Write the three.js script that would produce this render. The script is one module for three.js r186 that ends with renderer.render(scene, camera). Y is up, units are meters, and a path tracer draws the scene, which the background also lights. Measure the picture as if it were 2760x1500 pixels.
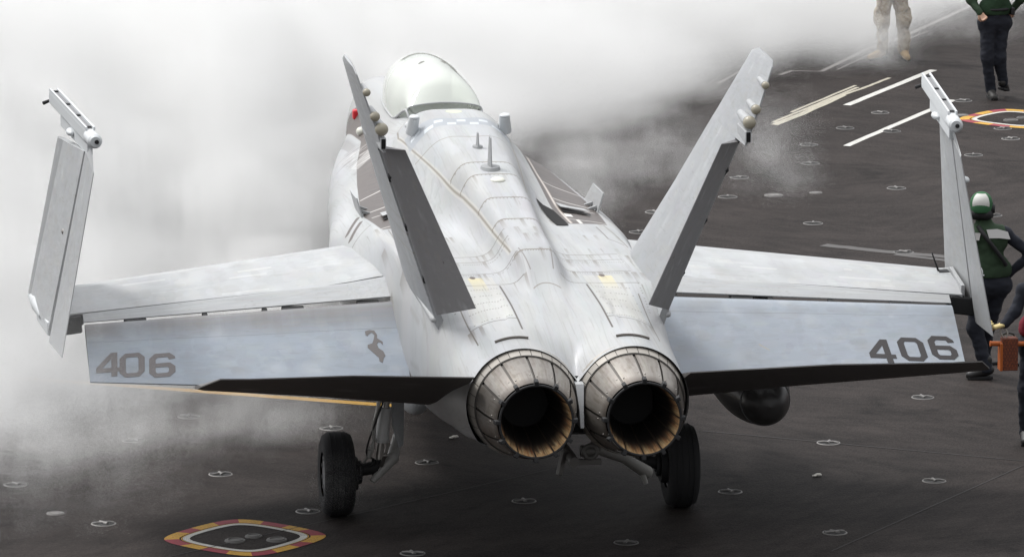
import * as THREE from 'three';
import { mergeGeometries, toCreasedNormals } from 'three/addons/utils/BufferGeometryUtils.js';
import { RoundedBoxGeometry } from 'three/addons/geometries/RoundedBoxGeometry.js';
import { MarchingCubes } from 'three/addons/objects/MarchingCubes.js';
import { ImprovedNoise } from 'three/addons/math/ImprovedNoise.js';

// ------------------------------------------------------------------ camera, sky, sun, exposure
const scene = new THREE.Scene();
const camera = new THREE.PerspectiveCamera(4.771, 1024 / 556, 1, 900);
camera.position.set(-8.0, 13.4, 53.44);
camera.rotation.order = 'YXZ';
camera.rotation.set(THREE.MathUtils.degToRad(-10.82), THREE.MathUtils.degToRad(-7.82), THREE.MathUtils.degToRad(0.24));
scene.add(camera);

const renderer = new THREE.WebGLRenderer({ antialias: true });
renderer.toneMapping = THREE.LinearToneMapping;
renderer.toneMappingExposure = 1.5;
renderer.shadowMap.enabled = true;

const SUN = new THREE.Vector3(-0.42, 0.82, -0.46).normalize();      // towards the sun: ahead of the jet, a little to port
{
  const W = 512, H = 256, data = new Float32Array(W * H * 4);
  for (let j = 0; j < H; j++) for (let i = 0; i < W; i++) {
    const up = ((j + 0.5) / H - 0.5) * Math.PI, az = ((i + 0.5) / W - 0.5) * 2 * Math.PI;
    const y = Math.sin(up), x = Math.cos(az) * Math.cos(up), z = Math.sin(az) * Math.cos(up);
    let L = y > 0 ? 0.22 + 0.38 * y : 0.22;                            // veiled overcast, stronger overhead
    L += y > -0.05 ? 0.8 * Math.pow(Math.max(0, 0.5 + 0.5 * (x * SUN.x + y * SUN.y + z * SUN.z)), 3.2) : 0.1;   // brightening broadly towards the hidden sun
    const o = (j * W + i) * 4;
    data[o] = L * 0.985; data[o + 1] = L; data[o + 2] = L * 1.03; data[o + 3] = 1;
  }
  const t = new THREE.DataTexture(data, W, H, THREE.RGBAFormat, THREE.FloatType);
  t.mapping = THREE.EquirectangularReflectionMapping; t.magFilter = THREE.LinearFilter; t.needsUpdate = true;
  scene.background = t; scene.environment = t;
}
const sun = new THREE.DirectionalLight(new THREE.Color(1, 0.975, 0.94), 1.5);
sun.position.copy(SUN).multiplyScalar(80); sun.target.position.set(0, 0, -6);
sun.castShadow = true; sun.shadow.radius = 22;
Object.assign(sun.shadow.camera, { left: -25, right: 25, top: 25, bottom: -25, near: 10, far: 160 });
scene.add(sun, sun.target);

// ------------------------------------------------------------------ helpers
let seedState = 1;
const seed = (n) => { seedState = n >>> 0; };
const rnd = () => { seedState = (seedState + 0x6d2b79f5) | 0; let t = Math.imul(seedState ^ (seedState >>> 15), 1 | seedState); t = (t + Math.imul(t ^ (t >>> 7), 61 | t)) ^ t; return ((t ^ (t >>> 14)) >>> 0) / 4294967296; };
const rr = (a, b) => a + (b - a) * rnd();
const gauss = () => Math.sqrt(-2 * Math.log(1 - rnd())) * Math.cos(2 * Math.PI * rnd());
const { clamp, lerp, smoothstep } = THREE.MathUtils;
const perlin = new ImprovedNoise();
const fbm = (x, y, z, n = 4) => { let s = 0, a = 0.5, f = 1; for (let i = 0; i < n; i++) { s += a * perlin.noise(x * f + 3.1 * i, y * f + 7.7, z * f); a *= 0.5; f *= 2.03; } return s; };
const used = {};
const numbered = (name) => { const n = used[name] = (used[name] ?? -1) + 1; return n ? name + '_' + String(n).padStart(3, '0') : name; };
function tag(o, label, category, group) { o.userData = { label, category, ...(group ? { group } : {}) }; return o; }
function thing(name, label, category, p = [0, 0, 0], turn = 0, group) {
  const o = new THREE.Group(); o.name = numbered(name); o.position.set(...p); o.rotation.y = turn; scene.add(o);
  return tag(o, label, category, group);
}
function part(name, geo, m, parent) {
  const g = Array.isArray(geo) ? merge(geo) : geo;
  const o = new THREE.Mesh(g, m); o.name = parent === scene ? numbered(name) : name; o.castShadow = o.receiveShadow = true; parent.add(o); return o;
}
function structure(name, geo, m) { const o = part(name, geo, m, scene); o.userData.kind = 'structure'; return o; }
function merge(list) {
  const gs = list.map((g) => { const h = g.index ? g.toNonIndexed() : g.clone(); for (const k of Object.keys(h.attributes)) if (!['position', 'normal', 'uv'].includes(k)) h.deleteAttribute(k);
    if (!h.attributes.uv) h.setAttribute('uv', new THREE.Float32BufferAttribute(new Float32Array(h.attributes.position.count * 2), 2)); if (!h.attributes.normal) h.computeVertexNormals(); return h; });
  return mergeGeometries(gs);
}
const V = (x, y, z) => new THREE.Vector3(x, y, z);
// a box whose long axis runs from a to b, w across and h thick
function bar(a, b, w, h = w, up = V(0, 1, 0)) {
  const d = b.clone().sub(a), len = d.length(), g = new RoundedBoxGeometry(w, h, len, 1, Math.min(w, h) * 0.18);
  const m = new THREE.Matrix4().lookAt(b, a, up); m.setPosition(a.clone().add(b).multiplyScalar(0.5)); return g.applyMatrix4(m);
}
function rod(a, b, r1, r2 = r1, n = 14) {
  const d = b.clone().sub(a), g = new THREE.CylinderGeometry(r2, r1, d.length(), n);
  g.applyQuaternion(new THREE.Quaternion().setFromUnitVectors(V(0, 1, 0), d.clone().normalize())); g.translate((a.x + b.x) / 2, (a.y + b.y) / 2, (a.z + b.z) / 2); return g;
}
const tube = (pts, r, n = 8, seg = 24) => new THREE.TubeGeometry(new THREE.CatmullRomCurve3(pts), seg, r, n);
// closed surface through rings of points (rings[i][j] a Vector3); capped at both ends when asked
function loft(rings, { closed = true, cap0 = false, cap1 = false, uvf = null } = {}) {
  const n = rings[0].length, pos = [], uv = [], idx = [];
  rings.forEach((r, i) => r.forEach((p, j) => { pos.push(p.x, p.y, p.z); const q = uvf ? uvf(p, i, j) : [i / (rings.length - 1), j / (n - 1)]; uv.push(q[0], q[1]); }));
  const m = closed ? n : n - 1;
  for (let i = 0; i < rings.length - 1; i++) for (let j = 0; j < m; j++) { const a = i * n + j, b = i * n + (j + 1) % n, c = a + n, d = b + n; idx.push(a, c, b, b, c, d); }
  const cap = (i, flip) => { const base = pos.length / 3, c = rings[i].reduce((s, p) => s.add(p), V(0, 0, 0)).divideScalar(n);
    rings[i].forEach((p) => { pos.push(p.x, p.y, p.z); const q = uvf ? uvf(p, i, 0) : [0, 0]; uv.push(q[0], q[1]); }); pos.push(c.x, c.y, c.z); const q = uvf ? uvf(c, i, 0) : [0, 0]; uv.push(q[0], q[1]);
    for (let j = 0; j < n; j++) { const a = base + j, b = base + (j + 1) % n; if (flip) idx.push(a, b, base + n); else idx.push(b, a, base + n); } };
  if (cap0) cap(0, true); if (cap1) cap(rings.length - 1, false);
  const g = new THREE.BufferGeometry(); g.setAttribute('position', new THREE.Float32BufferAttribute(pos, 3)); g.setAttribute('uv', new THREE.Float32BufferAttribute(uv, 2)); g.setIndex(idx); g.computeVertexNormals(); return g;
}
const mat = (r, g, b, rough = 0.6, metal = 0, more = {}) => new THREE.MeshStandardMaterial({ color: new THREE.Color(r, g, b), roughness: rough, metalness: metal, side: THREE.DoubleSide, ...more });
function canvasTex(w, h, draw, { srgb = true, wrap = false } = {}) {
  const c = document.createElement('canvas'); c.width = w; c.height = h; draw(c.getContext('2d'), w, h);
  const t = new THREE.CanvasTexture(c); if (srgb) t.colorSpace = THREE.SRGBColorSpace; if (wrap) t.wrapS = t.wrapT = THREE.RepeatWrapping; return t;
}
function noiseTex(n, f, { srgb = false } = {}) {                     // tileable-by-mirror grey texture from f(u, v) in 0..1
  const d = new Uint8Array(n * n * 4);
  for (let j = 0; j < n; j++) for (let i = 0; i < n; i++) { const v = f(i / n, j / n), o = (j * n + i) * 4; const c = Array.isArray(v) ? v : [v, v, v]; for (let k = 0; k < 3; k++) d[o + k] = clamp(c[k], 0, 1) * 255; d[o + 3] = 255; }
  const t = new THREE.DataTexture(d, n, n); t.magFilter = THREE.LinearFilter; t.wrapS = t.wrapT = THREE.MirroredRepeatWrapping; if (srgb) t.colorSpace = THREE.SRGBColorSpace; t.needsUpdate = true; return t;
}
// ------------------------------------------------------------------ the deck
{
  // non-skid: mottled dark grey, long tyre streaks along and across the deck, fine grit
  const g = new THREE.PlaneGeometry(500, 500, 1, 1).rotateX(-Math.PI / 2);
  const uv = g.attributes.uv; for (let i = 0; i < uv.count; i++) uv.setXY(i, uv.getX(i) * 500 / 16, uv.getY(i) * 500 / 16);
  const map = noiseTex(2048, (u, v) => {
    const x = u * 16, y = v * 16;
    const big = fbm(x * 0.35, y * 0.35, 1.5, 4), mid = fbm(x * 1.7, y * 1.7, 4.2, 3), c = 0.56, s = 0.83;
    const p = x * c + y * s, q = -x * s + y * c;
    const streak = fbm(p * 0.5, q * 7, 8.1, 3), streak2 = fbm((x * 0.9 + y * 0.2) * 0.4, (y * 0.9 - x * 0.3) * 9, 2.7, 3);
    const spot = Math.max(0, fbm(x * 2.6, y * 2.6, 11.3, 3) - 0.2), k = Math.max(0.2, 1 + 0.6 * big + 0.6 * mid + 0.45 * streak + 0.4 * streak2 - 1.6 * spot + 1.1 * (rnd() - 0.5));
    return [0.027 * k, 0.0222 * k, 0.0206 * k].map((a) => 7 * a);
  });
  const grit = noiseTex(1024, (u, v) => 0.5 + 0.5 * fbm(u * 90, v * 90, 3, 2) + 0.2 * (rnd() - 0.5));
  grit.repeat.set(6, 6);
  const m = new THREE.MeshPhysicalMaterial({ map, specularIntensity: 0.28, color: new THREE.Color(1 / 7, 1 / 7, 1 / 7), roughness: 0.8, bumpMap: grit, bumpScale: 0.007 });
  structure('deck', g, m);
}
// ------------------------------------------------------------------ the jet: metres, x to starboard, z aft, nozzle lips at z = 0
const PAINT = [0.395, 0.405, 0.415];
const css = (c, k = 1, a = 1) => { const f = (v) => Math.round(255 * (v <= 0.0031308 ? 12.92 * v : 1.055 * Math.pow(v, 1 / 2.4) - 0.055)); return `rgba(${f(clamp(c[0] * k, 0, 1))},${f(clamp(c[1] * k, 0, 1))},${f(clamp(c[2] * k, 0, 1))},${a})`; };
// weathered grey paint: soft patches, streaks along `dirx/diry`, specks
function weather(c, w, h, along, { n = 900, base = PAINT, dirt = 1 } = {}) {
  c.fillStyle = css(base); c.fillRect(0, 0, w, h);
  for (let i = 0; i < n; i++) {                                      // touched-up and worn patches
    const x = rnd() * w, y = rnd() * h, L = rr(0.01, 0.07) * h, W = rr(0.006, 0.03) * w, k = rr(0.82, 1.18);
    const tint = rnd() < 0.3 * dirt ? [base[0] * 1.02, base[1] * 0.99, base[2] * 0.92] : base;
    c.save(); c.translate(x, y); c.rotate(along + rr(-0.12, 0.12)); c.fillStyle = css(tint, k, 0.27);
    c.beginPath(); c.ellipse(0, 0, W, L, 0, 0, 7); c.fill(); c.restore();
  }
  for (let i = 0; i < n * 0.05; i++) {                               // larger touch-up blotches with soft rims
    const x = rnd() * w, y = rnd() * h, R = rr(0.02, 0.075) * Math.max(w, h), up = rnd() < 0.55, g = c.createRadialGradient(x, y, R * 0.2, x, y, R), col = up ? [0.56, 0.575, 0.585] : [0.25, 0.25, 0.245];
    g.addColorStop(0, css(col, 1, rr(0.1, 0.3))); g.addColorStop(1, css(col, 1, 0)); c.fillStyle = g; c.save(); c.translate(x, y); c.scale(rr(0.5, 1), 1); c.translate(-x, -y); c.fillRect(x - R, y - R, 2 * R, 2 * R); c.restore();
  }
  for (let i = 0; i < n * 0.8 * dirt; i++) {                         // rubbed streaks
    c.save(); c.translate(rnd() * w, rnd() * h); c.rotate(along + rr(-0.06, 0.06)); c.fillStyle = css([0.2, 0.19, 0.175], 1, rr(0.03, 0.25)); c.fillRect(0, 0, rr(0.8, 2.8), rr(0.01, 0.08) * h); c.restore();
  }
  for (let i = 0; i < n * 0.5 * dirt; i++) { c.fillStyle = css([0.16, 0.14, 0.12], 1, rr(0.1, 0.4)); const s = rr(0.7, 2); c.fillRect(rnd() * w, rnd() * h, s, s); }
}
function each(name, geos, m, parent) { for (const g of geos) part(name, g, m, parent); }
const jet = thing('fighter_jet', 'grey twin-engined fighter jet with folded wing tips, seen from behind, number 406 on its flaps', 'fighter jet', [0, 0, 0]);

seed(11);
const FU = { x0: -1.6, w: 3.2, z0: -10.8, d: 10.4 };
const fuselageMap = canvasTex(1024, 2048, (c, w, h) => {
  weather(c, w, h, 0, { n: 2600 });
  const X = (x) => (x - FU.x0) / FU.w * w, Z = (z) => (z - FU.z0) / FU.d * h;
  const poly = (pts, fill, alpha = 1) => { c.globalAlpha = alpha; c.fillStyle = fill; c.beginPath(); pts.forEach(([x, z], i) => i ? c.lineTo(X(x), Z(z)) : c.moveTo(X(x), Z(z))); c.closePath(); c.fill(); c.globalAlpha = 1; };
  const line = (pts, wd = 2.4, col = 'rgba(70,62,52,0.75)') => { c.strokeStyle = col; c.lineWidth = wd * 1.5; c.beginPath(); pts.forEach(([x, z], i) => i ? c.lineTo(X(x), Z(z)) : c.moveTo(X(x), Z(z))); c.stroke(); };
  const rivets = (a, b, n) => { c.fillStyle = 'rgba(75,70,64,0.6)'; for (let i = 0; i <= n; i++) if (rnd() < 0.85) { c.beginPath(); c.arc(X(lerp(a[0], b[0], i / n)), Z(lerp(a[1], b[1], i / n)), 2.1, 0, 7); c.fill(); } };
  for (const s of [-1, 1]) {
    // worn brown walkway on the shoulder beside the spine, with pale ribs
    poly([[s * 0.64, -5.95], [s * 1.035, -5.95], [s * 1.09, -6.9], [s * 1.06, -7.6], [s * 0.98, -8.5], [s * 0.86, -9.6], [s * 0.68, -10.8], [s * 0.5, -10.8], [s * 0.62, -9.4], [s * 0.66, -8.4]], 'rgb(84,76,72)');
    for (let i = 0; i < 160; i++) poly((() => { const z = rr(-10.8, -6), x = rr(0.66, 0.8), l = rr(0.05, 0.22); return [[s * x, z], [s * (x + l), z - 0.02], [s * (x + l), z + 0.03], [s * x, z + 0.02]]; })(), rnd() < 0.5 ? 'rgb(112,103,98)' : 'rgb(62,56,53)', 0.2);
    for (const z of [-8.0, -7.35, -7.05, -6.3]) line([[s * 0.715, z], [s * 1.04, z + 0.28]], 3.4, 'rgba(212,210,205,0.8)');
    poly([[s * 0.6, -10.3], [s * 0.92, -9.6], [s * 0.89, -9.2], [s * 0.6, -9.75]], 'rgb(196,197,195)', 0.5);
    for (let i = 0; i < 26; i++) { const z = rr(-10.5, -9.5), x = rr(0.6, 0.8); line([[s * x, z], [s * (x + rr(0.05, 0.2)), z + rr(0, 0.1)]], 2.5, 'rgba(215,214,210,0.6)'); }
    line([[s * 0.7, -8.9], [s * 0.712, -7.6], [s * 0.71, -6.0]], 7, 'rgba(150,140,132,1)'); line([[s * 0.7, -8.9], [s * 0.712, -7.6], [s * 0.71, -6.0]], 3, 'rgba(205,198,190,0.9)');
    poly([[s * 0.725, -6.62], [s * 0.79, -6.58], [s * 0.79, -6.42], [s * 0.725, -6.45]], 'rgb(222,222,216)');
    line([[s * 0.8, -6.25], [s * 0.8, -5.97]], 7, 'rgb(205,203,196)');
    // two dark vents outboard of the fence
    for (const [xa, za, xb, zb] of [[1.27, -6.75, 1.14, -7.06], [1.27, -6.48, 1.14, -6.8]]) { c.lineCap = 'round'; line([[s * xa, za], [s * xb, zb]], 9, 'rgba(86,78,74,1)'); c.lineCap = 'butt'; }
    // spine seams, tan with sealant
    line([[s * 0.53, -8.97], [s * 0.40, -7.2], [s * 0.30, -5.9], [s * 0.262, -5.18], [s * 0.23, -4.48], [s * 0.195, -3.5]], 6, 'rgba(200,194,182,0.4)');
    line([[s * 0.53, -8.97], [s * 0.40, -7.2], [s * 0.30, -5.9], [s * 0.262, -5.18], [s * 0.23, -4.48], [s * 0.195, -3.5]], 2, 'rgba(116,108,96,0.75)');
    line([[s * 0.53, -8.97], [s * 0.5, -9.3], [s * 0.36, -9.62]], 2.6, 'rgba(110,100,88,0.8)');
    // deck panels between the fins
    for (const z of [-4.16, -3.9, -3.36, -2.88]) line([[s * 0.16, z], [s * 0.62, z], [s * 0.86, z - 0.04]], 2, 'rgba(84,78,70,0.85)');
    rivets([s * 0.17, -3.8], [s * 0.85, -3.8], 34); rivets([s * 0.2, -3.3], [s * 0.85, -3.3], 30); rivets([s * 0.86, -4.1], [s * 0.84, -2.2], 30);
    line([[s * 0.38, -2.83], [s * 0.385, -1.34]], 3.2, 'rgba(64,56,48,0.9)'); line([[s * 0.8, -2.6], [s * 0.775, -1.24]], 2, 'rgba(84,78,70,0.85)');
    line([[s * 0.39, -1.66], [s * 0.78, -1.68]], 2, 'rgba(84,78,70,0.85)');
    c.fillStyle = 'rgba(238,230,200,0.13)'; c.fillRect(X(s > 0 ? 0.4 : -0.74), Z(-3.2), X(0.34) - X(0), Z(-1.72) - Z(-3.2));
    const gy = c.createLinearGradient(0, Z(-3.2), 0, Z(-2.6)); gy.addColorStop(0, 'rgba(226,206,132,0.5)'); gy.addColorStop(1, 'rgba(226,206,132,0)'); c.fillStyle = gy; c.fillRect(X(s * 0.57) - 14, Z(-3.18), 40, Z(-2.6) - Z(-3.18));
    c.fillStyle = 'rgb(70,52,44)'; c.beginPath(); c.ellipse(X(s * 0.57), Z(-3.2), 8, 11, 0, 0, 7); c.fill();
    for (const z of [-2.72, -2.5, -2.28, -2.05]) rivets([s * 0.42, z], [s * 0.74, z], 13);
    rivets([s * 0.4, -1.74], [s * 0.78, -1.76], 18);
    line([[s * 0.14, -3.4], [s * 0.1, -2.9]], 2, 'rgba(90,84,78,0.6)');
    // shoulder and wing root
    line([[s * 0.9, -5.75], [s * 0.9, -5.0], [s * 1.0, -4.7]], 2.2, 'rgba(84,78,70,0.85)'); line([[s * 0.99, -5.9], [s * 1.02, -4.6]], 2.4, 'rgba(96,90,82,0.7)'); line([[s * 1.09, -6.4], [s * 1.6, -5.95]], 2.4, 'rgba(90,84,76,0.75)');
    for (let i = 0; i < 40; i++) { const z = rr(-9.2, -6.2), x = rr(0.36, 0.62); line([[s * x, z], [s * (x + rr(-0.03, 0.06)), z + rr(0.05, 0.3)]], rr(2, 7), `rgba(120,122,122,${rr(0.05, 0.2)})`); }   // worn ghost of old lettering on the spine flank
  }
  for (const [z, hw] of [[-6.57, 0.335], [-6.07, 0.31], [-5.166, 0.262], [-4.463, 0.23], [-3.3, 0.19]]) { const arc = []; for (let i = -10; i <= 10; i++) arc.push([hw * i / 10, z]); line(arc, 3.4, 'rgba(96,86,72,0.8)'); rivets([-hw, z + 0.03], [hw, z + 0.03], 16); }
  { const arc = []; for (let i = -8; i <= 8; i++) arc.push([0.12 * i / 8, -2.66 + 0.1 * (i / 8) ** 2]); line(arc, 2.6, 'rgba(110,100,90,0.6)'); }
  for (let i = 0; i < 130; i++) { const x = rr(-1.2, 1.2), z = [-4.16, -3.9, -3.36, -2.88, -1.66, -5.2, -4.46, -6.07][Math.floor(rnd() * 8)], g = c.createLinearGradient(0, Z(z), 0, Z(z + 0.35)); g.addColorStop(0, `rgba(96,88,78,${rr(0.15, 0.6)})`); g.addColorStop(1, 'rgba(96,88,78,0)'); c.fillStyle = g; c.fillRect(X(x), Z(z), rr(2, 12), Z(z + 0.35) - Z(z)); }   // grime drawn aft from the joints
  // the checkered band across the spine and the pale oval ahead of it
  const band = (x) => -8.38 + 0.3 * Math.min(1, Math.abs(x) / 0.5) ** 1.5 * -0.3;
  const up = [], dn = []; for (let i = -10; i <= 10; i++) { const x = i / 10 * 0.5; up.push([x, band(x) - 0.18 - 0.16 * Math.abs(x)]); dn.unshift([x, band(x) + 0.16]); } poly([...up, ...dn], 'rgb(150,155,162)', 0.75);
  for (let i = 0; i < 9; i++) { const x = -0.46 + i * 0.107, z = band(x) + (i % 2 ? 0.03 : -0.12); poly([[x, z], [x + 0.085, z], [x + 0.075, z + 0.11], [x - 0.01, z + 0.11]], 'rgb(214,219,222)', 0.65); }
  line([[-0.5, -7.9], [-0.25, -7.72], [0, -7.66], [0.25, -7.72], [0.5, -7.9]], 2.4, 'rgba(104,92,76,0.6)');
  c.fillStyle = 'rgba(196,200,178,0.9)'; c.beginPath(); c.ellipse(X(0), Z(-8.95), 26, 21, 0, 0, 7); c.fill(); c.strokeStyle = 'rgba(150,150,135,0.7)'; c.lineWidth = 2; c.stroke();
});
fuselageMap.anisotropy = 8;
const skinTex = (nm, w, h, along, extra, opt) => { seed(nm); return canvasTex(w, h, (c) => { weather(c, w, h, along, opt); if (extra) extra(c, w, h); }); };
const bumpy = noiseTex(256, (u, v) => 0.5 + 0.6 * fbm(u * 5, v * 5, 2.2, 4));
const ripple = noiseTex(512, (u, v) => 0.5 + 0.5 * fbm(u * 6, v * 14, 5.2, 4));
const paint = (map, rough = 0.5) => new THREE.MeshPhysicalMaterial({ map, roughness: rough, specularIntensity: 0.8, bumpMap: bumpy, bumpScale: 0.003, side: THREE.DoubleSide });
const M = {
  fuselage: new THREE.MeshPhysicalMaterial({ map: fuselageMap, roughness: 0.4, specularIntensity: 0.9, bumpMap: ripple, bumpScale: 0.007, side: THREE.DoubleSide }),
  plain: paint(skinTex(21, 512, 512, 0, null, { n: 500 })),
  aged: paint(skinTex(22, 512, 512, 0, null, { n: 500, base: [0.31, 0.318, 0.325] }), 0.55),
  cream: mat(0.62, 0.62, 0.55, 0.5), white: mat(0.6, 0.62, 0.63, 0.45), dark: mat(0.012, 0.012, 0.013, 0.7), black: mat(0.004, 0.004, 0.004, 0.9), steel: mat(0.32, 0.3, 0.28, 0.38, 0.85),
  rubber: mat(0.014, 0.014, 0.015, 0.85), tank: mat(0.05, 0.048, 0.047, 0.33), grey: mat(0.2, 0.2, 0.205, 0.6), bulb: mat(0.34, 0.31, 0.24, 0.35), red: mat(0.6, 0.02, 0.03, 0.4),
};

// --- fuselage: cross-sections blended from spine, shoulder and engine tunnels
function table(rows) {                                              // smooth interpolation between keyed stations
  const zs = rows.map((r) => r[0]), n = rows[0].length;
  return (z) => { let i = 0; while (i < zs.length - 2 && z > zs[i + 1]) i++; const h = zs[i + 1] - zs[i], t = clamp((z - zs[i]) / h, 0, 1), out = [];
    for (let k = 1; k < n; k++) {
      const sl = (a) => a < 0 || a >= zs.length - 1 ? 0 : (rows[a + 1][k] - rows[a][k]) / (zs[a + 1] - zs[a]);
      const s0 = sl(i - 1) * sl(i) > 0 ? 2 * sl(i - 1) * sl(i) / (sl(i - 1) + sl(i)) : 0, s1 = sl(i) * sl(i + 1) > 0 ? 2 * sl(i) * sl(i + 1) / (sl(i) + sl(i + 1)) : 0;
      const t2 = t * t, t3 = t2 * t;
      out.push(rows[i][k] * (2 * t3 - 3 * t2 + 1) + h * s0 * (t3 - 2 * t2 + t) + rows[i + 1][k] * (3 * t2 - 2 * t3) + h * s1 * (t3 - t2));
    }
    return out; };
}
//   z      yc    sw    py    xe    ws    ys    xb    yb    y0
const station = table([
  [-16.2, 1.97, 0.10, 1.96, 0.03, 0.04, 1.93, 0.03, 1.90, 1.89],
  [-15.6, 2.14, 0.20, 2.08, 0.14, 0.20, 1.93, 0.14, 1.78, 1.73],
  [-14.2, 2.50, 0.32, 2.26, 0.32, 0.44, 1.97, 0.30, 1.58, 1.48],
  [-12.6, 2.72, 0.42, 2.30, 0.50, 0.64, 2.00, 0.44, 1.46, 1.34],
  [-11.2, 2.78, 0.44, 2.33, 0.66, 0.92, 2.02, 0.66, 1.25, 1.15],
  [-9.8, 2.86, 0.47, 2.36, 0.83, 1.11, 2.02, 0.85, 1.14, 1.08],
  [-9.0, 3.00, 0.51, 2.38, 0.91, 1.19, 2.02, 0.95, 1.12, 1.06],
  [-8.2, 2.99, 0.46, 2.385, 1.00, 1.27, 2.02, 1.00, 1.10, 1.05],
  [-7.2, 2.95, 0.40, 2.385, 1.07, 1.37, 2.02, 1.02, 1.10, 1.04],
  [-6.3, 2.905, 0.32, 2.42, 1.09, 1.34, 2.04, 1.02, 1.12, 1.05],
  [-5.2, 2.842, 0.262, 2.47, 1.07, 1.19, 2.02, 1.00, 1.18, 1.10],
  [-4.46, 2.771, 0.23, 2.485, 1.04, 1.14, 1.98, 0.98, 1.24, 1.16],
  [-3.3, 2.712, 0.195, 2.485, 1.00, 1.09, 1.94, 0.95, 1.32, 1.24],
  [-2.65, 2.565, 0.16, 2.475, 0.97, 1.06, 1.92, 0.92, 1.36, 1.30],
  [-2.2, 2.47, 0.14, 2.455, 0.93, 1.035, 1.90, 0.89, 1.40, 1.36],
  [-1.4, 2.36, 0.12, 2.40, 0.86, 0.99, 1.88, 0.84, 1.46, 1.48],
  [-0.72, 2.08, 0.12, 2.30, 0.81, 0.945, 1.88, 0.80, 1.54, 1.62],
]);
const tunnel = table([[-3.4, 0.60, 2.47], [-2.2, 0.565, 2.43], [-1.34, 0.515, 2.31], [-0.72, 0.475, 2.05]]);   // engine tunnel radius, valley height
const smax = (a, b, k) => { const h = Math.max(k - Math.abs(a - b), 0) / k; return Math.max(a, b) + h * h * k * 0.25; };
function topY(x, z) {
  const [yc, sw, py] = station(z), q = Math.abs(x) / sw;
  let y = py + (yc - py) / (1 + 0.6 * Math.pow(q, lerp(4.6, 7, smoothstep(z, -8, -5.5))));
  const b = smoothstep(z, -3.2, -1.7);
  if (b > 0) { const [R, val] = tunnel(z), d = (Math.abs(x) - 0.465) / R, hump = 1.88 + R * Math.sqrt(Math.max(0, 1 - d * d)); y = lerp(y, Math.abs(x) < 0.465 ? smax(hump, val, 0.14) : hump, b); }
  return y;
}
{
  const rings = [], NT = 36;
  const zs = []; for (let i = 0; i <= 150; i++) zs.push(lerp(-16.2, -0.72, i / 150));
  for (const z of zs) {
    const [, , , xe, ws, ys, xb, yb, y0] = station(z), half = [];
    for (let i = 0; i <= NT; i++) { const x = xe * i / NT; half.push(V(x, topY(x, z) - (z < -3 ? 0.03 * Math.pow(i / NT, 10) : 0), z)); }
    const e = half[NT], curve = new THREE.CatmullRomCurve3([half[NT - 3], e, V(lerp(xe, ws, 0.72), lerp(e.y, ys, 0.46), z), V(ws, ys, z), V(lerp(ws, xb, 0.25), lerp(ys, yb, 0.55), z), V(xb, yb, z), V(xb * 0.6, lerp(yb, y0, 0.8), z), V(0, y0, z), V(-xb * 0.6, lerp(yb, y0, 0.8), z)], false, 'centripetal');
    for (let i = 1; i <= 34; i++) half.push(curve.getPoint((1 + i * 6 / 34) / 8));
    half[half.length - 1].x = 0;
    const ring = [...half]; for (let i = half.length - 2; i > 0; i--) ring.push(V(-half[i].x, half[i].y, z));
    rings.push(ring);
  }
  const g = loft(rings, { cap0: true, cap1: false, uvf: (p) => [(p.x - FU.x0) / FU.w, 1 - (p.z - FU.z0) / FU.d] });
  part('fuselage', g, M.fuselage, jet);
}
const on = (x, z, up = 0) => V(x, topY(x, z) + up, z);              // a point on the jet's back

// --- flying surfaces: sections from root to tip, each with leading edge, trailing edge, thickness
const UU = [0, 0.008, 0.03, 0.08, 0.16, 0.28, 0.42, 0.58, 0.74, 0.88, 1];
const naca = (u) => 2.969 * Math.sqrt(u) - 1.26 * u - 3.516 * u * u + 2.843 * u ** 3 - 1.036 * u ** 4;
function slab(sections, { blunt = false } = {}) {                   // section: [leading edge, trailing edge, thickness, trailing thickness]
  const rings = sections.map(([a, b, t, te = 0.008], k) => {
    const s0 = sections[Math.max(0, k - 1)], s1 = sections[Math.min(sections.length - 1, k + 1)];
    const n = new THREE.Vector3().crossVectors(b.clone().sub(a), s1[0].clone().sub(s0[0])).normalize(), ring = [];
    const hf = (u) => 0.5 * (blunt ? Math.min(1, Math.sqrt(u * 14)) * t * (1 - u) + te * u : t * naca(u) + te * u);
    for (const u of UU) ring.push(a.clone().lerp(b, u).addScaledVector(n, hf(u)));
    for (const u of [...UU].reverse().slice(0, -1)) ring.push(a.clone().lerp(b, u).addScaledVector(n, -hf(u)));
    return ring;
  });
  return toCreasedNormals(loft(rings, { cap0: true, cap1: true, uvf: (p, i, j) => { const nn = UU.length, u = j < nn ? UU[j] : UU[Math.max(0, 2 * nn - 2 - j)]; return [i / (rings.length - 1), 1 - u]; } }), 0.7);
}
const mir = (v, s) => V(v.x * s, v.y, v.z);
const lerpV = (a, b, t) => a.clone().lerp(b, t);

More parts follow.
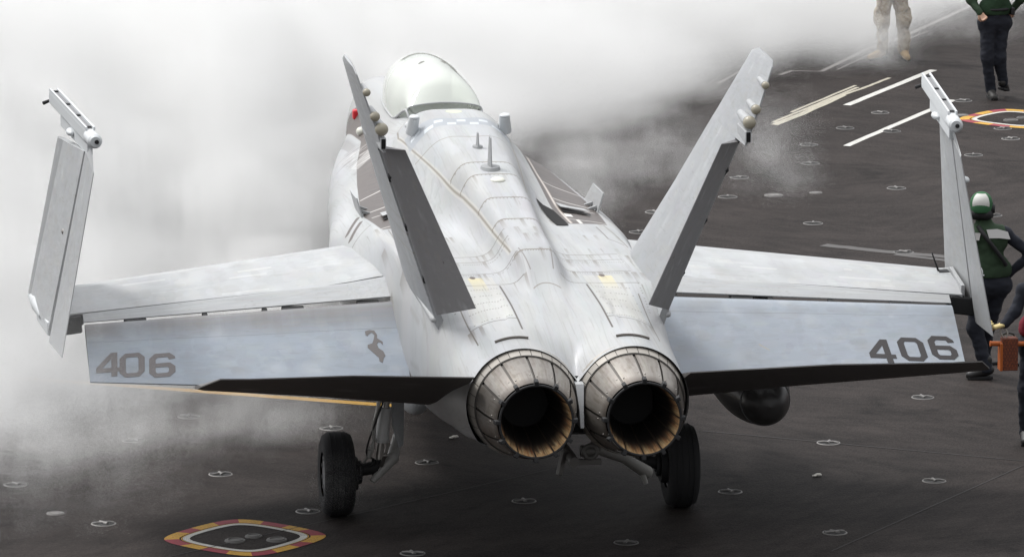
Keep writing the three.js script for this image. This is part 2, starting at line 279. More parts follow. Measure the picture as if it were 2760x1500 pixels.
// inner wings
const wingMap = (nm) => skinTex(nm, 1024, 512, Math.PI / 2, (c, w, h) => {
  const L = (x0, y0, x1, y1, wd = 2, col = 'rgba(80,74,66,0.85)') => { c.strokeStyle = col; c.lineWidth = wd; c.beginPath(); c.moveTo(x0 * w, y0 * h); c.lineTo(x1 * w, y1 * h); c.stroke(); };
  for (const x of [0.18, 0.42, 0.5, 0.69, 0.86]) { L(x, 0, x + 0.012, 0.3, 2.4); L(x + 0.02, 0, x + 0.03, 0.2, 1.4); }
  L(0, 0.32, 1, 0.3, 1.6, 'rgba(96,90,82,0.35)'); L(0, 0.62, 1, 0.6, 2, 'rgba(96,90,82,0.5)');
  for (let i = 0; i < 150; i++) { c.fillStyle = `rgba(90,84,78,${rr(0.1, 0.4)})`; c.fillRect(rnd() * w, (0.3 + (rnd() < 0.5 ? 0.02 : 0.3)) * h, 2, 2); }
  for (let i = 0; i < 60; i++) { c.fillStyle = rnd() < 0.6 ? `rgba(222,222,214,${rr(0.05, 0.3)})` : `rgba(120,118,116,${rr(0.05, 0.2)})`; c.fillRect(rnd() * w, rnd() * h, rr(20, 160), rr(2, 12)); }
}, { n: 900 });
for (const s of [-1, 1]) {
  const st = (x, pts) => pts.map(([y, z]) => V(s * x, y, z));
  const root = [[2.2, -4.98], [2.213, -5.5], [2.215, -6.4], [2.16, -6.85], [2.06, -7.15], [1.93, -7.4], [1.92, -7.32], [1.96, -6.6], [2.02, -5.6], [2.12, -4.98]];
  const tip = [[2.02, -4.33], [2.085, -4.6], [2.118, -4.9], [2.085, -5.25], [1.99, -5.62], [1.86, -5.97], [1.845, -5.93], [1.88, -5.4], [1.93, -4.8], [1.975, -4.33]];
  const rings = []; for (let k = 0; k <= 12; k++) { const t = k / 12; rings.push(st(lerp(0.95, 4.02, t), root.map((r, i) => { const kink = i === 0 || i === 9 ? 0.12 * smoothstep(t, 0.1, 0.22) * (1 - t) : 0; return [lerp(r[0], tip[i][0], t) - kink * 0.1, lerp(r[1], tip[i][1], t) + kink]; }))); }
  const VV = [0, 0.16, 0.34, 0.55, 0.8, 1, 1, 0.6, 0.3, 0];
  const g = toCreasedNormals(loft(rings, { cap0: true, cap1: true, uvf: (p, i, j) => [i / 12, VV[j]] }), 0.6);
  const wing = part('wing', g, paint(wingMap(s > 0 ? 31 : 32), 0.48), jet);
  // shroud ahead of the flap
  const a0 = V(s * 1.06, 2.185, -4.93), a1 = V(s * 3.89, 2.018, -4.31), b0 = V(s * 1.06, 2.085, -4.5), b1 = V(s * 3.89, 1.968, -4.2);
  part('flap_shroud', slab([[a0, b0, 0.05, 0.012], [lerpV(a0, a1, 0.16).add(V(0, 0, 0.1)), lerpV(b0, b1, 0.16), 0.045, 0.012], [a1, b1, 0.03, 0.01]], { blunt: true }), M.plain, wing);
  // wing fold hinge, a dark box under a sloping rib
  part('fold_hinge', [bar(V(s * 3.96, 1.965, -4.33), V(s * 3.96, 1.93, -5.8), 0.16, 0.1), bar(V(s * 3.9, 1.93, -4.36), V(s * 4.14, 1.9, -4.36), 0.09, 0.16)], M.dark, wing);
  part('wing_rib', [bar(V(s * 4.03, 2.04, -4.36), V(s * 4.05, 2.09, -5.0), 0.035, 0.12), bar(V(s * 4.05, 2.09, -5.0), V(s * 4.03, 1.95, -5.7), 0.035, 0.1)], M.plain, wing);
  if (s > 0) part('aerial', [rod(V(3.93, 2.1, -4.95), V(3.86, 2.29, -4.95), 0.011, 0.006, 6), new RoundedBoxGeometry(0.1, 0.03, 0.12, 1, 0.01).translate(3.97, 2.11, -4.95)], M.dark, wing);
}

// flaps, drooped for launch, with the number 406
const DIG = {
  0: [[[0.22, 0], [0.78, 0], [1, 0.2], [1, 0.8], [0.78, 1], [0.22, 1], [0, 0.8], [0, 0.2]], [[0.31, 0.17], [0.25, 0.24], [0.25, 0.76], [0.31, 0.83], [0.69, 0.83], [0.75, 0.76], [0.75, 0.24], [0.69, 0.17]]],
  4: [[[0.6, 0], [0.84, 0], [0.84, 0.19], [1, 0.19], [1, 0.36], [0.84, 0.36], [0.84, 1], [0.58, 1], [0, 0.4], [0, 0.19], [0.6, 0.19]], [[0.25, 0.37], [0.6, 0.74], [0.6, 0.37]]],
  6: [[[0.22, 0], [0.78, 0], [1, 0.18], [1, 0.42], [0.8, 0.59], [0.25, 0.59], [0.25, 0.75], [0.33, 0.83], [0.7, 0.83], [0.76, 0.72], [1, 0.75], [0.98, 0.84], [0.78, 1], [0.22, 1], [0, 0.8], [0, 0.2]], [[0.31, 0.17], [0.25, 0.23], [0.25, 0.42], [0.7, 0.42], [0.75, 0.37], [0.75, 0.23], [0.69, 0.17]]],
};
const EMBLEM = [[0.1, 0.86], [0.12, 0.97], [0.4, 1], [0.68, 0.97], [0.78, 0.84], [0.72, 0.74], [1, 0.62], [0.96, 0.52], [0.86, 0.6], [0.74, 0.62], [0.62, 0.56], [0.66, 0.44], [0.88, 0.34], [0.94, 0.2], [0.8, 0.14], [0.66, 0.0], [0.5, 0.05], [0.52, 0.16], [0.2, 0.36], [0.02, 0.48], [0.06, 0.56], [0.36, 0.6], [0.52, 0.72], [0.62, 0.84], [0.5, 0.92], [0.3, 0.88], [0.2, 0.82]];
for (const s of [-1, 1]) {
  const H0 = V(s * 1.06, 2.047, -4.46), H1 = V(s * 3.885, 1.952, -4.165), T0 = V(s * 1.07, 1.44, -3.46), T1 = V(s * 3.885, 1.568, -3.535);
  const flap = part('flap', slab([[H0, T0, 0.09, 0.015], [lerpV(H0, H1, 0.5), lerpV(T0, T1, 0.5), 0.08, 0.015], [H1, T1, 0.07, 0.012]], { blunt: true }), paint(skinTex(41 + s, 1024, 512, Math.PI / 2, (c, w, h) => {
    const gr = c.createLinearGradient(0, 0, 0, h * 0.25); gr.addColorStop(0, 'rgba(104,96,90,0.75)'); gr.addColorStop(1, 'rgba(104,98,94,0)');
    if (s < 0) { c.fillStyle = gr; c.globalAlpha = 0.55; c.fillRect(0, 0, w, h * 0.25); for (let i = 0; i < 40; i++) { const x = rnd() * w; c.globalAlpha = rr(0.04, 0.14); c.fillRect(x, 0, rr(60, 260), h * rr(0.1, 0.3)); } c.globalAlpha = 1; }
    c.strokeStyle = 'rgba(90,88,86,0.5)'; c.lineWidth = 1.6; c.beginPath(); c.moveTo(0, h * 0.2); c.lineTo(w, h * 0.22); c.stroke();
    for (let i = 0; i < 30; i++) { c.fillStyle = `rgba(130,126,122,${rr(0.06, 0.25)})`; c.fillRect(rnd() * w, rnd() * h, rr(6, 60), rr(1, 4)); }
    if (s > 0) { c.strokeStyle = 'rgba(170,160,140,0.9)'; c.lineWidth = 4; c.beginPath(); c.moveTo(w * 0.36, h * 0.6); c.lineTo(w * 0.39, h * 0.68); c.stroke(); }
  }, { n: 700, base: s < 0 ? [0.31, 0.345, 0.395] : [0.325, 0.355, 0.4] }), 0.45), jet);
  for (const t of [0.1, 0.34, 0.43, 0.62, 0.84]) { const p = lerpV(H0, H1, t); part('flap_bracket', bar(p.clone().add(V(0, 0.0, -0.06)), p.clone().add(V(0, -0.03, 0.05)), t > 0.35 && t < 0.7 ? 0.05 : 0.2, 0.05), M.dark, flap); }
  // paint on the upper side
  const ex = H1.clone().sub(H0).multiplyScalar(s).normalize(), up = new THREE.Vector3().crossVectors(T0.clone().sub(H0), H1.clone().sub(H0)).multiplyScalar(-s).normalize(); if (up.y < 0) up.negate();
  const eu = new THREE.Vector3().crossVectors(up, ex).normalize();    // up the chord, towards the hinge
  const flat = (outline, hole, at, w, h, shear) => {                  // a thin painted shape; `at` is its lower left corner on the flap
    const shp = new THREE.Shape(outline.map(([x, y]) => new THREE.Vector2(x * w + shear * y * h, y * h))); if (hole) shp.holes.push(new THREE.Path(hole.map(([x, y]) => new THREE.Vector2(x * w + shear * y * h, y * h))));
    const g = new THREE.ExtrudeGeometry(shp, { depth: 0.001, bevelEnabled: false });
    const P = g.attributes.position;
    for (let i = 0; i < P.count; i++) {
      const q = at.clone().addScaledVector(ex, P.getX(i)).addScaledVector(eu, P.getY(i)), a = (q.x - H0.x) / (H1.x - H0.x), h = lerpV(H0, H1, a), t = lerpV(T0, T1, a), c = (q.z - h.z) / (t.z - h.z);
      const r = lerpV(h, t, c).addScaledVector(up, 0.5 * (lerp(0.09, 0.07, a) * (1 - c) + 0.0145 * c) + 0.0015 + P.getZ(i)); P.setXYZ(i, r.x, r.y, r.z);
    }
    g.computeVertexNormals(); return g;
  };
  const ink = s < 0 ? mat(0.165, 0.15, 0.148, 0.6) : mat(0.034, 0.03, 0.031, 0.6);
  const where = s < 0 ? [[4, -3.83, 0.225], [0, -3.625, 0.225], [6, -3.365, 0.235]] : [[4, 3.055, 0.235], [0, 3.335, 0.235], [6, 3.612, 0.235]];
  for (const [d, x, w] of where) {
    const at = V(x, 1.578, -3.575); const n = up; at.y += (H0.clone().sub(at).dot(n)) / n.y;           // onto the flap's mid-plane
    part('painted_number', flat(...DIG[d], at, w, 0.29, s < 0 ? 0.17 : -0.2), ink, flap);
  }
  if (s < 0) { const at = V(-1.385, 1.61, -3.74); at.y += (H0.clone().sub(at).dot(up)) / up.y; part('emblem', flat(EMBLEM, null, at, 0.15, 0.42, 0.0), mat(0.15, 0.138, 0.135, 0.6), flap); }
}

// outer wing panels, folded up
for (const s of [-1, 1]) {
  const m = (x, y, z) => V(s * x, y, z);
  const LB = m(4.213, 1.95, -5.94), LT = m(4.0, 3.44, -5.316), HB = m(4.155, 1.88, -4.37), HT = m(3.865, 3.51, -4.12);
  const outer = part('outer_wing', slab([[LB, HB, 0.12, 0.07], [lerpV(LB, LT, 0.5), lerpV(HB, HT, 0.5), 0.09, 0.05], [LT, HT, 0.06, 0.035]]), M.plain, jet);
  const AB = m(4.165, 1.775, -4.36), TB = m(4.131, 1.80, -3.5), TT = m(3.835, 3.4, -3.62), AT = m(3.862, 3.52, -4.09);
  part('aileron', slab([[AB, TB.clone().add(V(0, 0.0, 0)), 0.065, 0.008], [lerpV(AB, AT, 0.5), lerpV(TB, TT, 0.5), 0.05, 0.008], [AT, TT, 0.035, 0.008]], { blunt: true }), M.plain, outer);
  part('aileron_tip', slab([[m(3.862, 3.53, -4.1), m(3.838, 3.41, -3.62), 0.03, 0.006], [m(3.845, 3.57, -4.1), m(3.83, 3.56, -3.86), 0.022, 0.006]], { blunt: true }), M.plain, outer);
  // the leading-edge flap seam and the fold fairings
  part('leading_edge_flap', slab([[LB.clone().add(m(0.012, -0.02, -0.03)), lerpV(LB, HB, 0.3).add(m(0.02, 0, 0)), 0.09, 0.05], [LT.clone().add(m(0.012, 0, -0.03)), lerpV(LT, HT, 0.3).add(m(0.012, 0, 0)), 0.055, 0.03]]), M.aged, outer);
  part('fold_fairing', [rod(m(4.21, 1.9, -5.9), m(4.2, 1.93, -5.3), 0.065, 0.085, 18), rod(m(4.2, 1.93, -5.3), m(4.18, 1.9, -4.9), 0.085, 0.06, 18), bar(m(4.19, 1.86, -5.2), m(4.15, 1.88, -4.4), 0.1, 0.13)], M.white, outer);
  // actuator fairing on the outer face
  if (s < 0) part('aileron_actuator', [rod(m(3.99, 2.72, -4.42), m(3.985, 2.7, -4.02), 0.022, 0.018, 10), new THREE.SphereGeometry(0.034, 12, 8).translate(-4.03, 2.74, -4.44), new THREE.SphereGeometry(0.03, 12, 8).translate(-4.03, 2.68, -4.42), bar(m(3.98, 2.76, -4.05), m(3.97, 2.7, -3.95), 0.04, 0.07)], M.steel, outer);
  else part('light_housing', [new THREE.SphereGeometry(0.04, 16, 10).scale(1, 0.8, 1.6).translate(4.03, 3.06, -4.35)], M.white, outer);
  if (s > 0) part('tip_light', [new THREE.SphereGeometry(0.085, 18, 12).scale(1, 1.0, 1.6).translate(4.3, 2.05, -5.2), bar(V(4.22, 2.05, -5.0), V(4.37, 2.05, -5.06), 0.012, 0.012)], M.white, outer);
  // missile rail along the tip
  const R0 = m(3.812, 3.66, -3.742), R1 = m(4.02, 3.675, -6.2), dir = R1.clone().sub(R0).normalize(), side = new THREE.Vector3().crossVectors(dir, V(0, 1, 0)).normalize();
  const at = (t, dx = 0, dy = 0) => lerpV(R0, R1, t).addScaledVector(side, dx).add(V(0, dy, 0));
  const rail = part('missile_rail', [bar(at(0.1), at(0.96), 0.085, 0.12), new THREE.SphereGeometry(0.05, 16, 12).scale(0.86, 1.2, 2.4).applyQuaternion(new THREE.Quaternion().setFromUnitVectors(V(0, 0, -1), dir)).translate(...at(0.95).toArray())], M.white, outer);
  part('rail_lip', [bar(at(0.1, 0.034, 0.07), at(0.95, 0.034, 0.07), 0.018, 0.03)], M.white, rail); part('rail_lip', [bar(at(0.1, -0.034, 0.07), at(0.95, -0.034, 0.07), 0.018, 0.03)], M.white, rail);
  part('rail_groove', [bar(at(0.12, 0, 0.061), at(0.93, 0, 0.061), 0.046, 0.006)], M.grey, rail);
  each('rail_stop', [0.13, 0.38, 0.62, 0.9].map((t) => bar(at(t, 0, 0.066), at(t + 0.018, 0, 0.066), 0.046, 0.02)), M.dark, rail);
  part('rail_end', [rod(at(0.11), at(0.0), 0.062, 0.064, 24), rod(at(0.0), at(-0.012), 0.064, 0.045, 24)], M.white, rail);
  part('end_light', [rod(at(-0.008, 0.01, 0.0), at(-0.02, 0.01, 0.0), 0.02, 0.018, 12)], M.dark, rail);
  part('rail_pylon', [bar(at(0.1, -0.005, -0.09), at(0.72, -0.005, -0.09), 0.05, 0.15), new THREE.SphereGeometry(0.06, 14, 10).scale(0.7, 0.55, 1.8).translate(...at(0.44, s < 0 ? -0.045 : -0.05, -0.1).toArray())], M.white, rail);
  part('rail_pin', [rod(at(0.955, -0.03, -0.03), at(0.97, -0.09, -0.06), 0.014, 0.018, 8)], M.dark, rail);
}

// fins, canted outward, rudders toed in
for (const s of [-1, 1]) {
  const fx = (y) => 1.0 + (y - 2.37) * 0.352, F = (y, z) => V(s * fx(y), y, z);
  const map = skinTex(51 + s, 512, 1024, 0, (c, w, h) => { if (s < 0) { for (const x of [0.55, 0.62, 0.68]) { c.fillStyle = 'rgba(150,146,138,0.7)'; c.fillRect(x * w, 0, 3, h); } } for (let i = 0; i < 50; i++) { c.fillStyle = `rgba(120,118,112,${rr(0.05, 0.3)})`; c.fillRect(rnd() * w, rnd() * h, rr(1, 4), rr(20, 160)); } }, { n: 600, base: [0.345, 0.355, 0.365] });
  const le = (y) => lerp(-4.45, -2.5, (y - 2.35) / 2.25), hz = (y) => lerp(-2.32, -1.88, (y - 2.3) / 1.6);
  const fin = part('fin', [slab([[F(2.2, -4.9), F(2.2, -2.3), 0.15, 0.07], [F(2.38, -4.5), F(2.38, hz(2.38)), 0.125, 0.06], [F(3.2, le(3.2)), F(3.2, hz(3.2)), 0.095, 0.05], [F(3.9, le(3.9)), F(3.9, hz(3.9)), 0.08, 0.045]]),
    slab([[F(3.9, le(3.9)), F(3.9, -1.5), 0.085, 0.02], [F(4.25, le(4.25)), F(4.25, -1.5), 0.07, 0.014], [F(4.56, le(4.56)), F(4.56, -1.56), 0.055, 0.01], [F(4.61, le(4.61) + 0.16), F(4.61, -1.64), 0.02, 0.008]])], paint(map, 0.5), jet);
  const rb = V(s * 0.742, 2.52, -1.656), rt = V(s * 1.352, 3.9, -1.62), hb = F(2.36, -2.27), ht = F(3.885, -1.87);
  part('rudder', slab([[hb, rb, 0.075, 0.006], [lerpV(hb, ht, 0.5), lerpV(rb, rt, 0.5), 0.06, 0.006], [ht, rt, 0.045, 0.005]], { blunt: true }), paint(skinTex(57 + s, 512, 512, 0, (c, w, h) => { c.fillStyle = 'rgb(60,50,44)'; c.beginPath(); c.arc(w * 0.3, h * 0.7, 4, 0, 7); c.fill(); }, { n: 300, base: [0.235, 0.232, 0.235] }), 0.55), fin);  // same paint as the fin, darkened: shade of the aft face is in the colour
  each('rudder_hinge', [2.62, 3.1, 3.55, 3.84].map((y) => bar(F(y, hz(y) - 0.06), F(y + 0.09, hz(y + 0.09) + 0.05), 0.035, 0.05)), M.dark, fin);
  // tail lights and aerial bulbs on short stalks at the trailing edge
  for (const [x, y, z, r, L] of [[1.71, 4.42, -1.47, 0.034, 0.3], [1.64, 4.21, -1.5, 0.043, 0.34], [1.59, 4.1, -1.5, 0.057, 0.42]]) {
    const d = s * (r * 0.4);
    part('bulb_stalk', [rod(V(s * x - d, y + 0.01, z - L), V(s * x - d, y, z - 0.03), r * 0.62, r * 0.92, 18)], M.plain, fin);
    part('bulb', [new THREE.SphereGeometry(r, 22, 16).translate(s * x - d, y, z + r * 0.2)], M.bulb, fin);
  }
  part('tail_vent', [bar(V(s * (fx(3.98) - 0.012), 3.98, -1.9), V(s * (fx(3.98) - 0.012), 3.98, -1.46), 0.05, 0.1)], M.plain, fin);
  part('vent_mouth', [bar(V(s * (fx(3.98) - 0.012), 3.98, -1.47), V(s * (fx(3.98) - 0.012), 3.98, -1.452), 0.035, 0.085)], M.black, fin);
  part('fin_root_fairing', [tube([F(2.34, -4.75), F(2.37, -3.8), F(2.36, -3), F(2.33, -2.35)].map((p) => p.add(V(s * 0.03, -0.03, 0))), 0.032, 10, 30), new THREE.SphereGeometry(0.032, 12, 8).scale(1, 1, 2).translate(s * (fx(2.33) + 0.03), 2.3, -2.35)], M.plain, fin);
}

// tailplanes, trailing edges up
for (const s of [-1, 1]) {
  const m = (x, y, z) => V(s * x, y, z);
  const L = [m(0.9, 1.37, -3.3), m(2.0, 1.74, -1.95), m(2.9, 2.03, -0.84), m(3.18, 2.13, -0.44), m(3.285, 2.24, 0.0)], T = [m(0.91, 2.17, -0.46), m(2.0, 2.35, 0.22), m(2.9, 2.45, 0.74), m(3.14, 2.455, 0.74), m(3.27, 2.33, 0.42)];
  part('tailplane', slab(L.map((l, i) => [l, T[i], [0.13, 0.09, 0.06, 0.05, 0.03][i], 0.01])), paint(skinTex(61 + s, 512, 512, 0, null, { n: 300, base: [0.11, 0.105, 0.103] }), 0.6), jet);  // base far below the jet's grey: shade of the underside put into the colour
}

// engine nozzles: fairing ring, twelve outer petals and seals, twelve inner petals
const petalMat = [0, 1, 2, 3].map((i) => new THREE.MeshStandardMaterial({ color: new THREE.Color(0.36, 0.343, 0.325).multiplyScalar(0.86 + 0.1 * i), metalness: 0.7, roughness: 0.46, side: THREE.DoubleSide,
  map: (() => { seed(70 + i); return canvasTex(128, 256, (c, w, h) => { c.fillStyle = 'rgb(225,222,218)'; c.fillRect(0, 0, w, h); for (let k = 0; k < 90; k++) { c.fillStyle = `rgba(${rnd() < 0.5 ? '120,104,90' : '250,246,238'},${rr(0.03, 0.16)})`; c.fillRect(rnd() * w, rnd() * h, rr(2, 26), rr(10, 130)); } const g = c.createLinearGradient(0, 0, 0, h); g.addColorStop(0, 'rgba(60,48,40,0.5)'); g.addColorStop(0.2, 'rgba(60,48,40,0)'); c.fillStyle = g; c.fillRect(0, 0, w, h); }); })() }));
const innerMat = [0, 1, 2].map((i) => new THREE.MeshStandardMaterial({ color: new THREE.Color(1, 1, 1), metalness: 0.1, roughness: 0.7, side: THREE.DoubleSide,
  map: (() => { seed(80 + i); return canvasTex(128, 256, (c, w, h) => { c.fillStyle = 'rgb(190,156,112)'; c.fillRect(0, 0, w, h); for (let k = 0; k < 120; k++) { c.fillStyle = ['rgba(236,214,168,', 'rgba(82,56,40,', 'rgba(176,96,52,', 'rgba(40,30,26,'][Math.floor(rnd() * 4)] + rr(0.1, 0.5) + ')'; c.fillRect(rnd() * w, rnd() * h * 0.6, rr(2, 18), rr(40, 200)); } const g = c.createLinearGradient(0, 0, 0, h); g.addColorStop(0, 'rgba(20,16,14,0)'); g.addColorStop(0.14, 'rgba(20,16,14,0.12)'); g.addColorStop(0.42, 'rgba(14,11,10,0.9)'); g.addColorStop(1, 'rgba(6,5,5,1)'); c.fillStyle = g; c.fillRect(0, 0, w, h); }); })() }));  // last gradient blackens inward from the lip: recess shade and soot in the colour
const petalSurface = (r0, z0, r1, z1, a0, a1, n = 5, bulge = 0) => {
  const rows = []; for (let k = 0; k <= 4; k++) { const t = k / 4, row = [], r = lerp(r0, r1, t) + bulge * Math.sin(t * Math.PI); for (let i = 0; i <= n; i++) { const a = lerp(a0, a1, i / n); row.push(V(Math.cos(a) * r, Math.sin(a) * r, lerp(z0, z1, t))); } rows.push(row); }
  return loft(rows, { closed: false, uvf: (p, i, j) => [j / n, i / 4] });
};
for (const s of [-1, 1]) {
  const nz = new THREE.Group(); nz.name = 'engine_nozzle'; nz.position.set(s * 0.452, 1.88, 0); jet.add(nz);
  seed(90 + s);
  const K = 12, ring = 30;
  for (let i = 0; i < ring; i++) { const a0 = i / ring * 2 * Math.PI + 0.006, a1 = (i + 1) / ring * 2 * Math.PI - 0.006; part('fairing_segment', petalSurface(0.474, -0.8, 0.437, -0.62, a0, a1, 3), mat(...((k) => [0.36 * k, 0.335 * k, 0.3 * k])(rr(0.85, 1.12)), 0.5, 0.25), nz); }
  part('fairing_gap', [new THREE.CylinderGeometry(0.43, 0.462, 0.2, 60, 1, true).rotateX(Math.PI / 2).translate(0, 0, -0.72), new THREE.TorusGeometry(0.427, 0.005, 8, 72).translate(0, 0, -0.617)], mat(0.06, 0.055, 0.05, 0.6), nz);
  for (let i = 0; i < K; i++) {
    const a = (i + 0.5) / K * 2 * Math.PI, hw = Math.PI / K;
    const petal = part('outer_petal', petalSurface(0.424, -0.62, 0.322, -0.035, a - hw * 0.9, a + hw * 0.9, 6, 0.012), petalMat[Math.floor(rnd() * 4)], nz);
    each('petal_knob', [new THREE.SphereGeometry(0.0075, 8, 6).translate(Math.cos(a - hw * 0.7) * 0.358, Math.sin(a - hw * 0.7) * 0.358, -0.2), new THREE.SphereGeometry(0.0075, 8, 6).translate(Math.cos(a + hw * 0.7) * 0.352, Math.sin(a + hw * 0.7) * 0.352, -0.16)], M.steel, petal);
    const b = i / K * 2 * Math.PI;
    part('petal_seal', petalSurface(0.412, -0.62, 0.308, -0.02, b - hw * 0.3, b + hw * 0.3, 4, 0.01), mat(0.11, 0.1, 0.09, 0.5, 0.6), nz);
    part('lip_tab', bar(V(Math.cos(b) * 0.33, Math.sin(b) * 0.33, -0.055), V(Math.cos(b) * 0.318, Math.sin(b) * 0.318, 0.014), 0.036, 0.05, V(Math.cos(b), Math.sin(b), 0)), M.dark, nz);
    part('inner_petal', petalSurface(0.2, -0.75, 0.299, 0.0, a - hw * 0.9, a + hw * 0.9, 5), innerMat[Math.floor(rnd() * 3)], nz);
    part('inner_seal', petalSurface(0.196 + 0.01, -0.75, 0.305, -0.01, b - hw * 0.22, b + hw * 0.22, 3), mat(0.06, 0.045, 0.035, 0.6, 0.2), nz);
  }
  part('lip_ring', [new THREE.TorusGeometry(0.306, 0.011, 8, 96)], M.dark, nz);
  part('jet_pipe', [new THREE.CylinderGeometry(0.2, 0.24, 1.6, 48, 1, true).rotateX(-Math.PI / 2).translate(0, 0, -1.54), new THREE.CircleGeometry(0.25, 40).translate(0, 0, -2.3)], M.black, nz);
}
// keel between the nozzles, bay vents over them
part('tail_keel', [slab([[V(0, 2.09, -1.4), V(0, 2.06, -0.62), 0.1, 0.07], [V(0, 1.9, -1.4), V(0, 1.86, -0.5), 0.06, 0.035], [V(0, 1.7, -1.4), V(0, 1.72, -0.45), 0.05, 0.03]], { blunt: true })], M.plain, jet);
part('tail_bulkhead', [new RoundedBoxGeometry(1.3, 0.5, 0.02, 1, 0.005).translate(0, 1.84, -0.82)], M.dark, jet);
for (const s of [-1, 1]) part('bay_vent', [(() => { const pts = []; for (let i = 0; i <= 8; i++) { const x = 0.465 + (i / 8 - 0.5) * 0.28 + 0.05; pts.push(V(s * x, topY(s * x, -1.07) + 0.004, -1.07 + 0.0 * i)); } return tube(pts, 0.016, 6, 20); })()], mat(0.09, 0.08, 0.07, 0.7), jet);

// canopy, seat and frame
{
  const rings = [], sill = [], NA = 26;
  for (let k = 0; k <= 30; k++) {
    const t = k / 30, z = lerp(-9.66, -13.3, t), hw = 0.36 + 0.045 * smoothstep(t, 0, 0.3) - 0.36 * Math.pow(Math.max(0, t - 0.38) / 0.62, 1.8), base = lerp(2.9, 2.7, smoothstep(t, 0, 0.25)) - 0.1 * smoothstep(t, 0.4, 1);
    const hgt = Math.max(0.012, 0.54 * Math.pow(Math.sin(Math.PI * Math.pow(clamp(t * 0.985 + 0.008, 0, 1), 0.52)), 0.62)) - (base - 2.7) * 0.8;
    const row = []; for (let i = 0; i <= NA; i++) { const a = Math.PI * i / NA; row.push(V(Math.cos(a) * hw * (1 + 0.04 * Math.sin(a) - 0.24 * Math.sin(a) ** 3), base + Math.max(0.01, hgt) * Math.pow(Math.max(0, Math.sin(a)), 0.85), z)); } rings.push(row); sill.push([hw, base, z]);
  }
  const glass = new THREE.MeshPhysicalMaterial({ color: new THREE.Color(0.8, 0.835, 0.765), roughness: 0.05, transmission: 0.34, thickness: 0, ior: 1.7, side: THREE.DoubleSide });
  const can = part('canopy', loft(rings, { closed: false }), glass, jet);
  for (const s of [-1, 1]) part('canopy_frame', [tube([V(s * 0.34, 2.78, -9.56), ...sill.map(([w, b, z]) => V(s * (w + 0.004), b - 0.012, z))], 0.013, 8, 60)], M.plain, can);
  part('canopy_bow', [tube(rings[0].map((p) => p.clone()), 0.007, 8, 50)], M.plain, can);
  part('seat', [new RoundedBoxGeometry(0.42, 0.5, 0.22, 2, 0.06).rotateX(-0.28).translate(0, 2.82, -10.75), new RoundedBoxGeometry(0.3, 0.24, 0.2, 2, 0.06).rotateX(-0.28).translate(0, 3.1, -10.62), bar(V(-0.15, 2.7, -10.55), V(-0.15, 3.16, -10.45), 0.05, 0.05), bar(V(0.15, 2.7, -10.55), V(0.15, 3.16, -10.45), 0.05, 0.05)], mat(0.22, 0.215, 0.2, 0.7), jet);
  part('cockpit_shelf', new RoundedBoxGeometry(0.56, 0.05, 0.8, 1, 0.02).translate(0, 2.84, -10.12), M.plain, jet);
  part('instrument_hood', new RoundedBoxGeometry(0.34, 0.14, 0.5, 1, 0.05).translate(0, 2.66, -12.0), M.grey, jet);
}
// aerials and blisters on the back
part('blade_aerial', slab([[on(0, -6.42), on(0, -6.2), 0.035, 0.01], [on(0, -6.36).add(V(0, 0.3, 0)), on(0, -6.26).add(V(0, 0.29, 0)), 0.018, 0.006]]), M.aged, jet);
part('aerial_base', [new THREE.CylinderGeometry(0.085, 0.095, 0.03, 28).scale(1, 1, 1.5).translate(0, topY(0, -6.3) + 0.008, -6.3)], M.aged, jet);
part('blade_aerial', slab([[on(0, -7.25), on(0, -7.12), 0.03, 0.01], [on(0, -7.22).add(V(0, 0.14, 0)), on(0, -7.16).add(V(0, 0.14, 0)), 0.014, 0.006]]), M.aged, jet);
part('aerial_base', [new THREE.CylinderGeometry(0.045, 0.05, 0.02, 20).scale(1, 1, 1.6).translate(0, topY(0, -7.2) + 0.006, -7.2)], M.aged, jet);
part('blister', [new THREE.SphereGeometry(0.068, 24, 12).scale(1, 0.42, 1.3).translate(0.005, topY(0, -5.82), -5.82)], M.cream, jet);
for (const s of [-1, 1]) part('intake_horn', [rod(V(s * 0.45, 2.86, -8.6), V(s * 0.43, 3.02, -8.52), 0.06, 0.05, 22), new THREE.SphereGeometry(0.05, 20, 10).scale(1, 0.4, 1).translate(s * 0.43, 3.02, -8.52), rod(V(s * 0.45, 2.88, -8.9), V(s * 0.44, 2.93, -8.6), 0.03, 0.05, 16)], M.white, jet);
